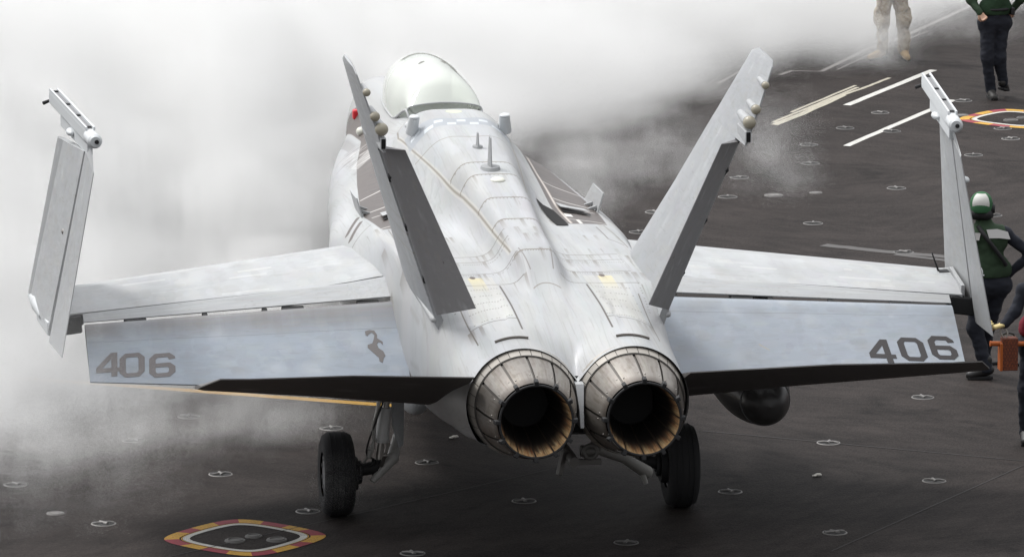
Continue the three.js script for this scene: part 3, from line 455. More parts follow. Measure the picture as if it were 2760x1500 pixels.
// fences on the leading-edge extensions
for (const s of [-1, 1]) {
  part('fence', slab([[V(s * 1.075, 2.3, -7.78), V(s * 1.09, 2.3, -6.98), 0.03, 0.016], [V(s * 1.15, 2.52, -7.6), V(s * 1.155, 2.53, -6.98), 0.022, 0.012]]), M.plain, jet);
  each('fence_bracket', [bar(V(s * 1.02, 2.36, -7.3), V(s * 1.1, 2.39, -7.28), 0.06, 0.03), bar(V(s * 1.02, 2.36, -7.08), V(s * 1.1, 2.39, -7.06), 0.06, 0.03)], M.aged, jet);
  // raised spill vent beside the spine: a pale flap; black sheets stand in for the shade in slot and well
  const q = (x, z, u = 0.006) => V(s * x, topY(x, z) + u, z);
  part('spill_flap', loft([[q(0.72, -7.1, 0.012), q(0.83, -7.0, 0.012), q(0.95, -6.88, 0.012)], [q(0.725, -6.8, 0.035), q(0.84, -6.72, 0.035), q(0.965, -6.55, 0.03)]], { closed: false }), M.plain, jet);
  part('spill_slot_shade', loft([[q(0.725, -6.8), q(0.84, -6.72), q(0.965, -6.56)], [q(0.73, -6.7), q(0.845, -6.63), q(0.962, -6.47)]], { closed: false }), M.black, jet);
  if (s > 0) part('spill_well_shade', loft([[q(0.5, -6.85), q(0.56, -6.8), q(0.64, -6.72)], [q(0.52, -6.3), q(0.58, -6.2), q(0.665, -6.1)], [q(0.545, -5.8), q(0.6, -5.8), q(0.66, -5.82)]], { closed: false }), M.black, jet);
}
part('side_light', new RoundedBoxGeometry(0.09, 0.1, 0.1, 2, 0.02).translate(-0.545, 2.42, -12.35), M.red, jet);
part('probe_light', [new THREE.SphereGeometry(0.05, 14, 10).scale(1, 0.9, 1.2).translate(-0.635, 2.44, -11.2)], M.cream, jet);

// landing gear and what hangs beneath
for (const s of [-1, 1]) {
  const m = (x, y, z) => V(s * x, y, z);
  const gear = new THREE.Group(); gear.name = 'landing_gear'; jet.add(gear);
  const wheel = (() => { const prof = [[0.2, -0.13], [0.3, -0.142], [0.352, -0.125], [0.375, -0.08], [0.38, 0], [0.375, 0.08], [0.352, 0.125], [0.3, 0.142], [0.2, 0.13]].map(([r, y]) => new THREE.Vector2(r, y)); return new THREE.LatheGeometry(prof, 56).rotateZ(Math.PI / 2); })();
  part('tyre', [wheel.translate(s * 1.565, 0.379, -4.96), ...[-0.075, -0.03, 0.03, 0.075].map((x) => new THREE.TorusGeometry(0.3795, 0.004, 5, 60).rotateY(Math.PI / 2).translate(s * 1.565 + x, 0.379, -4.96))], M.rubber, gear);
  part('rim', [new THREE.CylinderGeometry(0.205, 0.205, 0.22, 36).rotateZ(Math.PI / 2).translate(s * 1.565, 0.379, -4.96), ...Array.from({ length: 9 }, (_, i) => new THREE.CylinderGeometry(0.02, 0.02, 0.24, 8).rotateZ(Math.PI / 2).translate(s * 1.565, 0.379 + Math.sin(i * 0.698) * 0.15, -4.96 + Math.cos(i * 0.698) * 0.15))], M.grey, gear);
  part('axle', [rod(m(1.56, 0.379, -4.96), m(1.2, 0.43, -4.97), 0.055, 0.06, 18), rod(m(1.44, 0.379, -4.96), m(1.38, 0.379, -4.96), 0.16, 0.15, 24), rod(m(1.2, 0.5, -4.97), m(1.21, 0.33, -4.95), 0.05, 0.035, 14), new THREE.TorusGeometry(0.09, 0.02, 8, 24).rotateY(Math.PI / 2).translate(s * 1.36, 0.39, -4.96)], M.dark, gear);
  part('trailing_arm', [rod(m(1.25, 0.31, -4.92), m(1.06, 0.51, -4.98), 0.03, 0.058, 14), rod(m(1.06, 0.51, -4.98), m(0.98, 0.66, -5.2), 0.058, 0.05, 14), new THREE.SphereGeometry(0.062, 14, 10).translate(s * 1.06, 0.51, -4.98)], mat(0.36, 0.352, 0.335, 0.5), gear);
  part('strut', [rod(m(1.155, 0.67, -5.0), m(1.115, 0.945, -5.03), 0.066, 0.056, 24), rod(m(1.157, 0.655, -5.0), m(1.153, 0.685, -5.0), 0.074, 0.074, 24), rod(m(1.115, 0.93, -5.03), m(1.112, 0.965, -5.03), 0.062, 0.062, 24)], mat(0.52, 0.52, 0.51, 0.4), gear);
  part('strut_leg', [rod(m(1.115, 0.96, -5.03), m(1.07, 1.4, -5.1), 0.034, 0.04, 16), rod(m(1.16, 0.67, -5.0), m(1.185, 0.46, -4.97), 0.034, 0.034, 16)], M.steel, gear);
  part('drag_brace', tube([m(1.15, 1.3, -5.0), m(1.19, 1.0, -4.97), m(1.225, 0.82, -4.95), m(1.235, 0.68, -4.94), m(1.28, 0.52, -4.93)], 0.017, 8), mat(0.4, 0.39, 0.37, 0.45, 0.3), gear);
  part('torque_link', [rod(m(1.1, 0.66, -4.92), m(1.14, 0.56, -4.86), 0.02, 0.016, 8), rod(m(1.14, 0.56, -4.86), m(1.17, 0.45, -4.92), 0.016, 0.02, 8), rod(m(1.12, 0.56, -4.86), m(1.16, 0.56, -4.86), 0.022, 0.022, 10)], M.steel, gear);
  part('hose', tube([m(1.12, 1.2, -4.95), m(1.2, 0.95, -4.93), m(1.25, 0.8, -4.9), m(1.24, 0.62, -4.9), m(1.33, 0.48, -4.92)], 0.011, 6), mat(0.3, 0.29, 0.27, 0.5), gear);
  part('hose', tube([m(1.1, 1.15, -4.96), m(1.22, 0.86, -4.9), m(1.29, 0.66, -4.9), m(1.3, 0.56, -4.9), m(1.22, 0.5, -4.9), m(1.3, 0.42, -4.93)], 0.009, 6), M.dark, gear);
  part('valve', [rod(m(1.27, 0.6, -4.91), m(1.285, 0.53, -4.91), 0.026, 0.026, 12), rod(m(1.285, 0.62, -4.91), m(1.24, 0.6, -4.9), 0.014, 0.014, 8)], mat(0.33, 0.32, 0.3, 0.5), gear);
  part('gear_door', [slab([[m(1.065, 1.35, -5.06), m(0.945, 1.35, -5.1), 0.02, 0.012], [m(1.06, 0.8, -5.02), m(0.945, 0.82, -5.06), 0.02, 0.012], [m(1.0, 0.6, -5.0), m(0.955, 0.61, -5.03), 0.016, 0.01]])], M.aged, gear);
}
{
  const gear = new THREE.Group(); gear.name = 'landing_gear'; jet.add(gear);
  for (const x of [-0.15, 0.15]) part('tyre', [new THREE.LatheGeometry([[0.13, -0.08], [0.25, -0.085], [0.28, -0.05], [0.285, 0], [0.28, 0.05], [0.25, 0.085], [0.13, 0.08]].map(([r, y]) => new THREE.Vector2(r, y)), 40).rotateZ(Math.PI / 2).translate(x, 0.285, -10.4)], M.rubber, gear);
  part('strut', [rod(V(0, 0.3, -10.4), V(0, 1.3, -10.5), 0.07, 0.09), rod(V(-0.2, 0.285, -10.4), V(0.2, 0.285, -10.4), 0.04), rod(V(0, 0.5, -10.45), V(0, 1.25, -11.4), 0.04)], M.white, gear);
}
part('belly_door', [new THREE.SphereGeometry(0.2, 24, 14).scale(0.72, 0.9, 2.2).translate(-0.72, 0.84, -6.2)], M.white, jet);
part('arresting_hook', [rod(V(0, 1.3, -3.2), V(0.06, 1.24, -1.3), 0.045, 0.045, 14), rod(V(0.14, 1.295, -1.5), V(0.29, 1.295, -1.5), 0.05, 0.05, 18), new THREE.TorusGeometry(0.055, 0.02, 10, 24).translate(0.219, 1.295, -1.46), bar(V(0.0, 1.3, -1.5), V(-0.05, 1.1, -1.45), 0.035, 0.06), bar(V(0.12, 1.2, -1.5), V(0.32, 1.2, -1.5), 0.03, 0.05)], mat(0.17, 0.165, 0.155, 0.5, 0.3), jet);
part('belly_beam', [rod(V(0.34, 1.22, -2.0), V(0.7, 0.98, -2.6), 0.06, 0.05, 14), rod(V(0.68, 0.99, -2.56), V(0.95, 0.76, -3.0), 0.045, 0.06, 14), rod(V(0.88, 0.82, -2.9), V(0.93, 0.68, -2.9), 0.03, 0.02, 10)], mat(0.24, 0.235, 0.22, 0.6), jet);
// the dark drop tank under the starboard wing
{
  const t = thing('drop_tank', 'dark rounded fuel tank slung under the right wing, behind the tailplane', 'fuel tank', [2.28, 0, -5.2]);
  const prof = [[0.001, -2.4], [0.16, -2.1], [0.28, -1.5], [0.33, -0.7], [0.335, 0.0], [0.3, 0.45], [0.235, 0.8], [0.2, 0.92], [0.12, 1.04], [0.001, 1.08]].map(([r, y]) => new THREE.Vector2(r, y));
  part('tank_shell', [new THREE.LatheGeometry(new THREE.SplineCurve(prof).getPoints(60), 48).rotateX(Math.PI / 2).scale(0.95, 0.95, 1).translate(0, 1.03, -0.2)], M.tank, t);
  part('tank_seam', [new THREE.TorusGeometry(0.226, 0.005, 6, 60).translate(0, 1.03, 0.6)], M.grey, t);
  part('pylon', [slab([[V(0, 2.0, -1.4), V(0, 1.95, 0.7), 0.12, 0.06], [V(0, 1.3, -1.2), V(0, 1.3, 0.4), 0.12, 0.06]])], M.plain, t);
}
// ------------------------------------------------------------------ markings and fittings on the deck
const GY = 0.004;
const paintMat = (r, g, b, nm) => { seed(nm); return new THREE.MeshStandardMaterial({ roughness: 0.75, side: THREE.DoubleSide, map: canvasTex(256, 256, (c, w, h) => { c.fillStyle = css([r, g, b]); c.fillRect(0, 0, w, h); for (let i = 0; i < 1300; i++) { c.fillStyle = rnd() < 0.8 ? `rgba(58,52,50,${rr(0.06, 0.5)})` : css([r, g, b], 1.15, 0.3); c.fillRect(rnd() * w, rnd() * h, rr(1, 26), rr(1, 4)); } }) }); };
const strip = (pts, wd, y = GY) => {                                // a painted strip along points [x, z]
  const L = [], n = pts.length;
  pts.forEach(([x, z], i) => { const a = pts[Math.max(0, i - 1)], b = pts[Math.min(n - 1, i + 1)], l = Math.hypot(b[0] - a[0], b[1] - a[1]), nx = -(b[1] - a[1]) / l * wd / 2, nz = (b[0] - a[0]) / l * wd / 2; L.push([V(x - nx, y, z - nz), V(x, y + 0.0005, z), V(x + nx, y, z + nz)]); });
  return loft(L, { closed: false });
};
const sub = (pts, n, j = 0) => { const out = []; for (let i = 0; i < pts.length - 1; i++) for (let k = 0; k < n; k++) { const t = k / n; out.push([lerp(pts[i][0], pts[i + 1][0], t) + rr(-j, j), lerp(pts[i][1], pts[i + 1][1], t) + rr(-j, j)]); } out.push(pts[pts.length - 1]); return out; };
seed(200);
const WHITE = paintMat(0.62, 0.61, 0.57, 201), CREAM = paintMat(0.46, 0.43, 0.34, 202), PALE = paintMat(0.25, 0.235, 0.225, 203), YELLOW = paintMat(0.62, 0.34, 0.035, 204), RED = paintMat(0.32, 0.035, 0.055, 205), FAINT = paintMat(0.085, 0.08, 0.078, 206), SEAM = paintMat(0.02, 0.018, 0.018, 207);
const mark = (name, label, geo, m) => tag(part(name, geo, m, scene), label, 'deck marking');
mark('painted_line', 'upper white line on the deck, running towards the walking person in green', strip(sub([[7.2, -26.84], [8.82, -29.46]], 10, 0.006), 0.1), WHITE);
mark('painted_line', 'lower white line on the deck, its far end behind the right missile rail', strip(sub([[6.65, -23.89], [8.6, -27.1]], 10, 0.006), 0.09), WHITE);
{
  const t = thing('painted_line', 'bundle of worn cream lines side by side left of the plain white lines', 'deck marking', [0, 0, 0]);
  part('stroke', strip(sub([[6.06, -25.5], [6.5, -26.2], [7.3, -27.62]], 6, 0.006), 0.1), CREAM, t);
  part('stroke', strip(sub([[7.3, -27.62], [7.7, -28.2], [8.14, -28.9]], 6, 0.004), 0.055), CREAM, t);
  part('stroke', strip(sub([[6.07, -25.68], [6.7, -26.72], [7.6, -28.2]], 6, 0.006), 0.05), CREAM, t);
  part('stroke', strip(sub([[6.42, -26.4], [7.6, -28.35]], 6, 0.006), 0.045), CREAM, t);
}
mark('painted_line', 'yellow line on the deck under the left tailplane, leading into the steam', strip(sub([[-6.2, -12.45], [-2.83, -10.78], [-0.5, -9.62]], 14, 0.004), 0.135), YELLOW);
mark('painted_line', 'broad cream line in the top left corner, half veiled by steam', strip(sub([[-4.2, -29.6], [-2.6, -33.55], [-0.9, -37.7]], 12, 0.006), 0.3), CREAM);
mark('catapult_track', 'thin pale stepped track line past the desert boots into the steam', [strip([[5.9, -28.7], [6.4, -29.75]], 0.05), strip([[6.8, -29.29], [7.0, -29.6], [7.37, -29.5], [8.31, -31.27], [8.89, -32.1], [10.6, -35.2]], 0.07), strip([[6.2, -28.6], [6.55, -29.3]], 0.03), strip([[7.6, -29.62], [8.4, -31.1], [9.4, -32.7]], 0.03)], PALE);
mark('scuff', 'faint pale scuff across the deck beyond the right wing', [strip(sub([[5.22, -17.56], [5.8, -17.1], [6.5, -16.66]], 8, 0.02), 0.16), strip(sub([[5.9, -16.9], [6.9, -16.0]], 6, 0.02), 0.1)], FAINT);
structure('deck_seam', [strip([[2.3, -8.12], [7, -5.3]], 0.018), strip([[9, -11.6], [2.6, -3.0]], 0.014), strip([[2.6, -14.6], [9.5, -10.6]], 0.014), strip([[-6, -1.2], [0.6, -6.6]], 0.014)], SEAM);
function paintedRing(label, x, z) {
  const t = thing('painted_ring', label, 'deck marking', [x, 0, z]);
  const edge = (R, a) => { const c = Math.cos(a), s = Math.sin(a), f = (v) => Math.sqrt(v * v + 0.06), k = R * 1.275 / (f(c) + f(s)); return [c * k, s * k]; };
  const band = (r0, r1, a0, a1, y, n) => { const L = []; for (let i = 0; i <= n; i++) { const a = lerp(a0, a1, i / n), p = edge(r0, a), q = edge(r1, a); L.push([V(p[0], y, p[1]), V(q[0], y, q[1])]); } return loft(L, { closed: false }); };
  const K = 16, o = [0, 0.13, -0.05, 0.1, 0.02, -0.1, 0.06, 0.0];
  for (let i = 0; i < K; i++) part('painted_segment', band(0.72, 0.585, (i + o[i % 8]) / K * 6.2832, (i + 1 + o[(i + 1) % 8]) / K * 6.2832, GY, 6), i % 2 ? RED : YELLOW, t);
  part('thin_line', band(0.572, 0.562, 0, 6.2832, GY, 60), YELLOW, t);
  part('white_band', band(0.558, 0.492, 0, 6.2832, GY, 72), WHITE, t);
  for (const [dx, dz, r] of [[-0.1, 0.12, 0.09], [0.27, 0.13, 0.09], [0.08, -0.03, 0.075]]) part('filler_cap', [new THREE.CylinderGeometry(r, r * 1.06, 0.012, 24).translate(dx, 0.006, dz), new THREE.TorusGeometry(r * 0.72, 0.008, 6, 24).rotateX(Math.PI / 2).translate(dx, 0.012, dz)], mat(0.11, 0.105, 0.1, 0.6), t);
}
paintedRing('red and yellow dashed ring round filler caps by the left main wheel', -2.475, -4.15);
paintedRing('red and yellow dashed ring cut by the right edge of the picture', 9.09, -25.62);

// tie-down cups: a pale rim, a dark bowl, a cross bar
{
  const worn = [0.17, 0.13, 0.22].map((v) => mat(v, v * 0.96, v * 0.92, 0.55, 0.3)), bowl = mat(0.016, 0.015, 0.015, 0.8);
  const rim = new THREE.TorusGeometry(0.102, 0.012, 8, 40).rotateX(Math.PI / 2).scale(1, 0.5, 1), dish = new THREE.CylinderGeometry(0.1, 0.1, 0.006, 36).translate(0, 0.004, 0);
  const arc = (s) => tube([V(-0.095, 0.006, 0.015 * s), V(-0.045, 0.011, 0.012 * s), V(0, 0.009, 0), V(0.045, 0.011, -0.012), V(0.095, 0.006, 0)], 0.011, 7, 20);
  const bars = [merge([arc(1), rod(V(0, 0.008, -0.05), V(0, 0.008, 0.05), 0.016, 0.016, 8)]), merge([arc(-1), rod(V(-0.02, 0.008, -0.05), V(0.02, 0.008, 0.05), 0.016, 0.016, 8)])];
  const disc = new THREE.CylinderGeometry(0.105, 0.112, 0.01, 36).translate(0, 0.005, 0), lip = new THREE.TorusGeometry(0.085, 0.006, 6, 36).rotateX(Math.PI / 2).translate(0, 0.01, 0);
  seed(300);
  const cup = (x, z, where) => { const t = thing('tie_down_cup', 'tie-down cup ' + where, 'tie-down', [x, 0, z], rr(-0.5, 0.5), 'tie-down cups across the deck'); const m = worn[Math.floor(rnd() * 3)]; part('rim', rim, m, t); part('bowl', dish, bowl, t); part('cross_bar', bars[Math.floor(rnd() * 2)], m, t); };
  const flat = (x, z, where, k = 1) => { const t = thing('deck_plate', 'flat pale round deck plate ' + where, 'deck plate', [x, 0, z], 0, 'flat round plates in the deck'); t.scale.setScalar(k); part('plate', disc, mat(0.15, 0.142, 0.135, 0.6), t); part('plate_rim', lip, worn[1], t); };
  const cups = [[8.71, -27.03, 'just in front of the shoes of the walking person in green'], [7.51, -26.25, 'between the two plain white lines, nearest the right missile rail'], [6.87, -25.17, 'between the cream lines and the near end of the upper white line'], [7.39, -24.88, 'touching the lower white line'],
    [6.22, -24.04, 'below the near end of the cream lines, upper of two'], [6.0, -22.75, 'below the near end of the cream lines, lower of two'], [8.77, -24.93, 'against the near edge of the right painted ring'], [8.71, -24.19, 'a little below the right painted ring'], [8.03, -23.1, 'right of the folded right wing, between ring and helmet'],
    [5.01, -21.89, 'beside the top of the right rudder, in a wisp of steam'], [4.66, -20.65, 'in the wisp of steam right of the right fin'], [6.69, -20.99, 'just left of the middle of the folded right wing'], [5.33, -18.88, 'alone in mid deck above the pale scuff'], [6.0, -17.04, 'on the pale scuff beside the folded right wing'], [7.43, -19.14, 'right behind the face of the person in the green helmet'],
    [3.68, -19.78, 'between the right fence and the right fin, farther one'], [3.31, -18.57, 'between the right fence and the right fin, nearer one'], [-4.36, -6.54, 'at the left edge of the picture below the steam'], [-3.68, -4.85, 'between the left edge and the near painted ring'], [-3.13, -8.34, 'at the foot of the steam left of the left tailplane'], [-2.51, -9.35, 'blurred by steam below the tip of the left tailplane'],
    [-2.45, -6.76, 'midway between the steam and the near painted ring'], [-1.81, -5.13, 'at the outer foot of the left main wheel'], [-1.21, -8.66, 'above the top of the left main wheel'], [-0.49, -7.04, 'in shadow between left gear leg and left nozzle'], [0.19, -5.32, 'in deep shadow below the gap between the nozzles'], [-1.07, -3.37, 'at the bottom edge of the picture left of the middle'], [0.86, -3.56, 'in deep shadow at the bottom edge below the right nozzle'],
    [4.7, -9.42, 'below the tip of the right tailplane'], [3.4, -7.46, 'right of the drop tank on the deck seam'], [4.07, -5.71, 'at the lower right, nearest the right edge'], [2.12, -5.48, 'just right of the right main wheel'], [2.77, -3.73, 'at the bottom edge right of the right wheel']];
  for (const c of cups) cup(...c);
  flat(5.2, -20.68, 'left of a smaller one, beyond the right wing'); flat(5.71, -20.8, 'smaller one, left of the folded right wing', 0.7); flat(-4.08, -5.31, 'at the lower left, alone on dark deck', 0.75); flat(8.47, -25.95, 'at the left corner of the right painted ring', 0.8);
  const scrap = (x, z, label) => tag(part('scrap', [new THREE.IcosahedronGeometry(0.03, 0).scale(1.3, 0.5, 1).translate(x, 0.016, z), new THREE.IcosahedronGeometry(0.02, 0).scale(1.2, 0.5, 1).translate(x - 0.04, 0.012, z + 0.02)], mat(0.7, 0.68, 0.62, 0.8), scene), label, 'scrap');
  scrap(3.04, -6.03, 'small bright white scrap on the deck right of the right wheel'); scrap(-0.09, -8.08, 'tiny white scrap on the deck left of the left nozzle');
}
// ------------------------------------------------------------------ people: one continuous body each, clothing over it
// prims: [a, b, ra, rb] tapered capsules joined by a smooth minimum
function bodyMesh(prims, k, cell, { wob = 0, cut = null, camo = null } = {}) {
  const lo = V(9, 9, 9), hi = V(-9, -9, -9);
  for (const [a, b, ra, rb] of prims) for (const [p, r] of [[a, ra], [b, rb]]) { lo.min(V(p.x - r, p.y - r, p.z - r)); hi.max(V(p.x + r, p.y + r, p.z + r)); }
  const pad = 2.5 * cell + k * 0.4; lo.subScalar(pad); hi.addScalar(pad);
  const size = hi.clone().sub(lo), side = Math.max(size.x, size.y, size.z), n = Math.ceil(side / cell) + 1, c = lo.clone().add(hi).multiplyScalar(0.5), half = n / 2 * cell;
  const mc = new MarchingCubes(n, mat(1, 1, 1), false, false, 260000); mc.isolation = 0; mc.field.fill(-1);
  const P = prims.map(([a, b, ra, rb]) => { const d = b.clone().sub(a); return { a, d, l: Math.max(1e-9, d.lengthSq()), ra, rb }; });
  for (let z = 0; z < n; z++) { const pz = c.z + (z - n / 2) * cell; if (pz < lo.z || pz > hi.z) continue;
    for (let y = 0; y < n; y++) { const py = c.y + (y - n / 2) * cell; if (py < lo.y || py > hi.y) continue;
      for (let x = 0; x < n; x++) { const px = c.x + (x - n / 2) * cell; if (px < lo.x || px > hi.x) continue;
        let f = 1;
        for (const q of P) { const ax = px - q.a.x, ay = py - q.a.y, az = pz - q.a.z, t = clamp((ax * q.d.x + ay * q.d.y + az * q.d.z) / q.l, 0, 1), e = Math.hypot(ax - q.d.x * t, ay - q.d.y * t, az - q.d.z * t) - lerp(q.ra, q.rb, t); const h = Math.max(k - Math.abs(f - e), 0) / (k || 1); f = Math.min(f, e) - h * h * k * 0.25; }
        if (wob && f < 0.03) f += wob * fbm(px * 9, py * 13, pz * 9, 2);
        if (cut) f = Math.max(f, cut(px, py, pz));
        mc.field[x + y * n + z * n * n] = -f; } } }
  mc.update();
  const cnt = mc.count, g = new THREE.BufferGeometry(), pos = new Float32Array(cnt * 3), nor = new Float32Array(cnt * 3);
  for (let i = 0; i < cnt; i++) { pos[i * 3] = mc.positionArray[i * 3] * half + c.x; pos[i * 3 + 1] = mc.positionArray[i * 3 + 1] * half + c.y; pos[i * 3 + 2] = mc.positionArray[i * 3 + 2] * half + c.z; const m = Math.hypot(mc.normalArray[i * 3], mc.normalArray[i * 3 + 1], mc.normalArray[i * 3 + 2]) || 1; for (let j = 0; j < 3; j++) nor[i * 3 + j] = mc.normalArray[i * 3 + j] / m; }
  g.setAttribute('position', new THREE.BufferAttribute(pos, 3)); g.setAttribute('normal', new THREE.BufferAttribute(nor, 3));
  if (camo) { const col = new Float32Array(cnt * 3); for (let i = 0; i < cnt; i++) col.set(camo(pos[i * 3], pos[i * 3 + 1], pos[i * 3 + 2]), i * 3); g.setAttribute('color', new THREE.BufferAttribute(col, 3)); }
  return g;
}
// five fingers and a palm: wrist point, direction of the hand, palm normal, curl of the fingers
function handPrims(w, dir, nrm, side, curl = 0.5, big = 1) {
  const d = dir.clone().normalize(), n = nrm.clone().addScaledVector(d, -nrm.dot(d)).normalize(), s = new THREE.Vector3().crossVectors(d, n).multiplyScalar(side), out = [];
  const at = (f, a, u = 0) => w.clone().addScaledVector(d, f * big).addScaledVector(s, a * big).addScaledVector(n, u * big);
  for (const a of [-0.027, -0.009, 0.009, 0.026]) out.push([at(0.01, a * 0.7), at(0.085, a), 0.0145 * big, 0.0125 * big]);
  [[-0.03, 0.062], [-0.01, 0.074], [0.011, 0.07], [0.03, 0.053]].forEach(([a, L]) => { let p = at(0.088, a), dd = d.clone(); for (let j = 0; j < 3; j++) { dd = dd.clone().applyAxisAngle(s, -side * curl * (j ? 1 : 0.7)); const e = p.clone().addScaledVector(dd, L * [0.45, 0.32, 0.23][j] * big); out.push([p, e, (0.0095 - j * 0.0006) * big, (0.009 - j * 0.0007) * big]); p = e; } });
  const t0 = at(0.025, -0.032), t1 = at(0.06, -0.058, 0.012), t2 = at(0.09, -0.052, 0.03); out.push([t0, t1, 0.0135 * big, 0.011 * big], [t1, t2, 0.011 * big, 0.009 * big]);
  return out;
}
const cloth = (r, g, b) => mat(r, g, b, 0.92, 0, { bumpMap: bumpy, bumpScale: 0.004 });
const skinM = mat(0.42, 0.25, 0.17, 0.55);
function person(o, J, c) {                                          // J: joints relative to the feet, c: colours and options
  const cap = (a, b, ra, rb = ra) => [J[a] ?? a, J[b] ?? b, ra, rb], mid = (a, b, t = 0.5) => lerpV(J[a], J[b], t);
  const arms = ['L', 'R'].flatMap((s) => [cap('chest', 'sh' + s, 0.07, 0.056), cap('sh' + s, 'el' + s, 0.046, 0.038), cap('el' + s, 'wr' + s, 0.037, 0.026)]);
  const legs = ['L', 'R'].flatMap((s) => [cap('hip' + s, 'kn' + s, 0.078, 0.052), cap('kn' + s, 'an' + s, 0.05, 0.038), cap('an' + s, 'toe' + s, 0.036, 0.026)]);
  const trunk = [cap('hipL', 'hipR', 0.095), cap(mid('hipL', 'hipR'), 'chest', 0.105, 0.12), cap(mid('chest', 'shL', 0.45), mid('chest', 'shR', 0.45), 0.1), cap('chest', 'neck', 0.09, 0.055), cap('neck', 'head', 0.052, 0.05)];
  const face = c.face.clone().normalize(), sideV = new THREE.Vector3().crossVectors(V(0, 1, 0), face).normalize(), H = J.head, hp = (f, u, s) => H.clone().addScaledVector(face, f).add(V(0, u, 0)).addScaledVector(sideV, s);
  const headP = [[hp(-0.015, 0.035, 0), hp(-0.005, 0.03, 0), 0.088, 0.088], [hp(0.02, -0.035, 0), hp(0.035, -0.05, 0), 0.062, 0.05], [hp(0.085, 0.01, 0), hp(0.1, -0.012, 0), 0.01, 0.014], [hp(0.076, -0.045, -0.02), hp(0.076, -0.045, 0.02), 0.011, 0.011], [hp(0.0, 0.0, -0.084), hp(-0.01, 0.03, -0.086), 0.013, 0.018], [hp(0.0, 0.0, 0.084), hp(-0.01, 0.03, 0.086), 0.013, 0.018]];
  const body = bodyMesh([...trunk, ...arms, ...legs], 0.045, 0.013);
  const hands = ['L', 'R'].map((s) => bodyMesh([cap('wr' + s, mid('el' + s, 'wr' + s, 0.9), 0.027, 0.028), ...handPrims(J['wr' + s], J['hd' + s].clone().sub(J['wr' + s]), J['pn' + s] ?? V(0, 0, -1), s === 'L' ? 1 : -1, c.curl ?? 0.5, c.glove ? 1.22 : 1)], 0.012, 0.0034));
  part('body', [body, bodyMesh(headP, 0.03, 0.0045), ...(c.glove ? [] : hands)], skinM, o);
  for (const s of [-1, 1]) part('eye', new THREE.SphereGeometry(0.011, 10, 8).translate(...hp(0.074, 0.018, s * 0.031).toArray()), mat(0.5, 0.48, 0.45, 0.2), o);
  if (c.glove) hands.forEach((g) => part('glove', g, c.glove, o));
  const W = c.loose ?? 1;
  const pants = [cap(mid('hipL', 'hipR', -0.1), mid('hipL', 'hipR', 1.1), 0.118), cap(mid('hipL', 'hipR').add(V(0, 0.02, 0)), mid('hipL', 'hipR').add(V(0, 0.16, 0)), 0.125, 0.128), ...['L', 'R'].flatMap((s) => [cap('hip' + s, 'kn' + s, 0.098 * W, 0.078 * W), cap('kn' + s, 'an' + s, 0.075 * W, 0.064 * W)]), ...(c.pockets ?? [])];
  const ankleY = Math.max(0.1, Math.min(J.anL.y, J.anR.y)) ;
  part('trousers', bodyMesh(pants, 0.05, 0.012, { wob: 0.022, camo: c.camo, cut: (x, y) => 0.075 - y }), c.trousers, o);
  part('sleeves', bodyMesh(arms.map(([a, b, ra, rb]) => [a, b, ra + 0.016, rb + 0.017]), 0.04, 0.012, { wob: 0.018, camo: c.camo }), c.sleeves, o);
  const hem = c.hem ?? 0.0, top = [cap(mid('hipL', 'hipR').add(V(0, 0.14 + hem, 0)), 'chest', 0.142, 0.15), cap(mid('hipL', 'hipR', -0.05).add(V(0, 0.16 + hem, 0)), mid('hipL', 'hipR', 1.05).add(V(0, 0.16 + hem, 0)), 0.118), cap(mid('chest', 'shL', 0.5), mid('chest', 'shR', 0.5), 0.132), cap('chest', 'neck', 0.11, 0.078)];
  const jersey = part(c.topName ?? 'vest', bodyMesh(top, 0.05, 0.012, { wob: 0.016, camo: c.camo, cut: (x, y) => (J.hipL.y + J.hipR.y) / 2 + 0.09 + hem - y }), c.top, o);
  if (c.extra) c.extra(jersey, o, hp);
  for (const s of ['L', 'R']) { const boot = part('boot', bodyMesh([cap(J['an' + s].clone().add(V(0, 0.1, 0)), J['an' + s], 0.052, 0.05), cap(J['an' + s], J['toe' + s], 0.052, 0.04), [J['an' + s].clone().add(J['an' + s].clone().sub(J['toe' + s]).setY(0).normalize().multiplyScalar(0.03)), J['toe' + s], 0.046, 0.042]], 0.02, 0.009, { cut: (x, y, z) => Math.min(J['toe' + s].y, J['an' + s].y - 0.055) - 0.034 - y }), c.boots, o);
    const a = J['an' + s].clone(), b = J['toe' + s].clone(), hd = a.clone().sub(b).setY(0).normalize(); a.y = Math.max(0.014, a.y - 0.075); b.y = Math.max(0.014, b.y - 0.026); a.addScaledVector(hd, 0.06); b.addScaledVector(hd, -0.03); part('sole', bar(a, b, 0.088, 0.026), c.soles ?? M.rubber, boot); }
  if (c.helmet) {
    const h = part('helmet', bodyMesh([[hp(-0.02, 0.045, 0), hp(0.0, 0.05, 0), 0.112, 0.11], [hp(-0.045, 0.0, 0), hp(-0.03, 0.03, 0), 0.1, 0.1]], 0.02, 0.006, { cut: (x, y, z) => { const d = V(x, y, z).sub(H); return Math.max(-0.035 - d.y, d.dot(face) - 0.075); } }), c.helmet, o);
    part('ear_cup', [-1, 1].map((s) => new THREE.CylinderGeometry(0.045, 0.05, 0.04, 20).rotateZ(Math.PI / 2).applyQuaternion(new THREE.Quaternion().setFromUnitVectors(V(1, 0, 0), sideV)).translate(...hp(0, -0.01, s * 0.115).toArray())), M.dark, h);
    part('goggles', [tube([-1.3, -0.9, -0.45, 0, 0.45, 0.9, 1.3].map((a) => hp(Math.cos(a) * 0.115, 0.03, Math.sin(a) * 0.1)), 0.024, 8, 30)], M.dark, h);
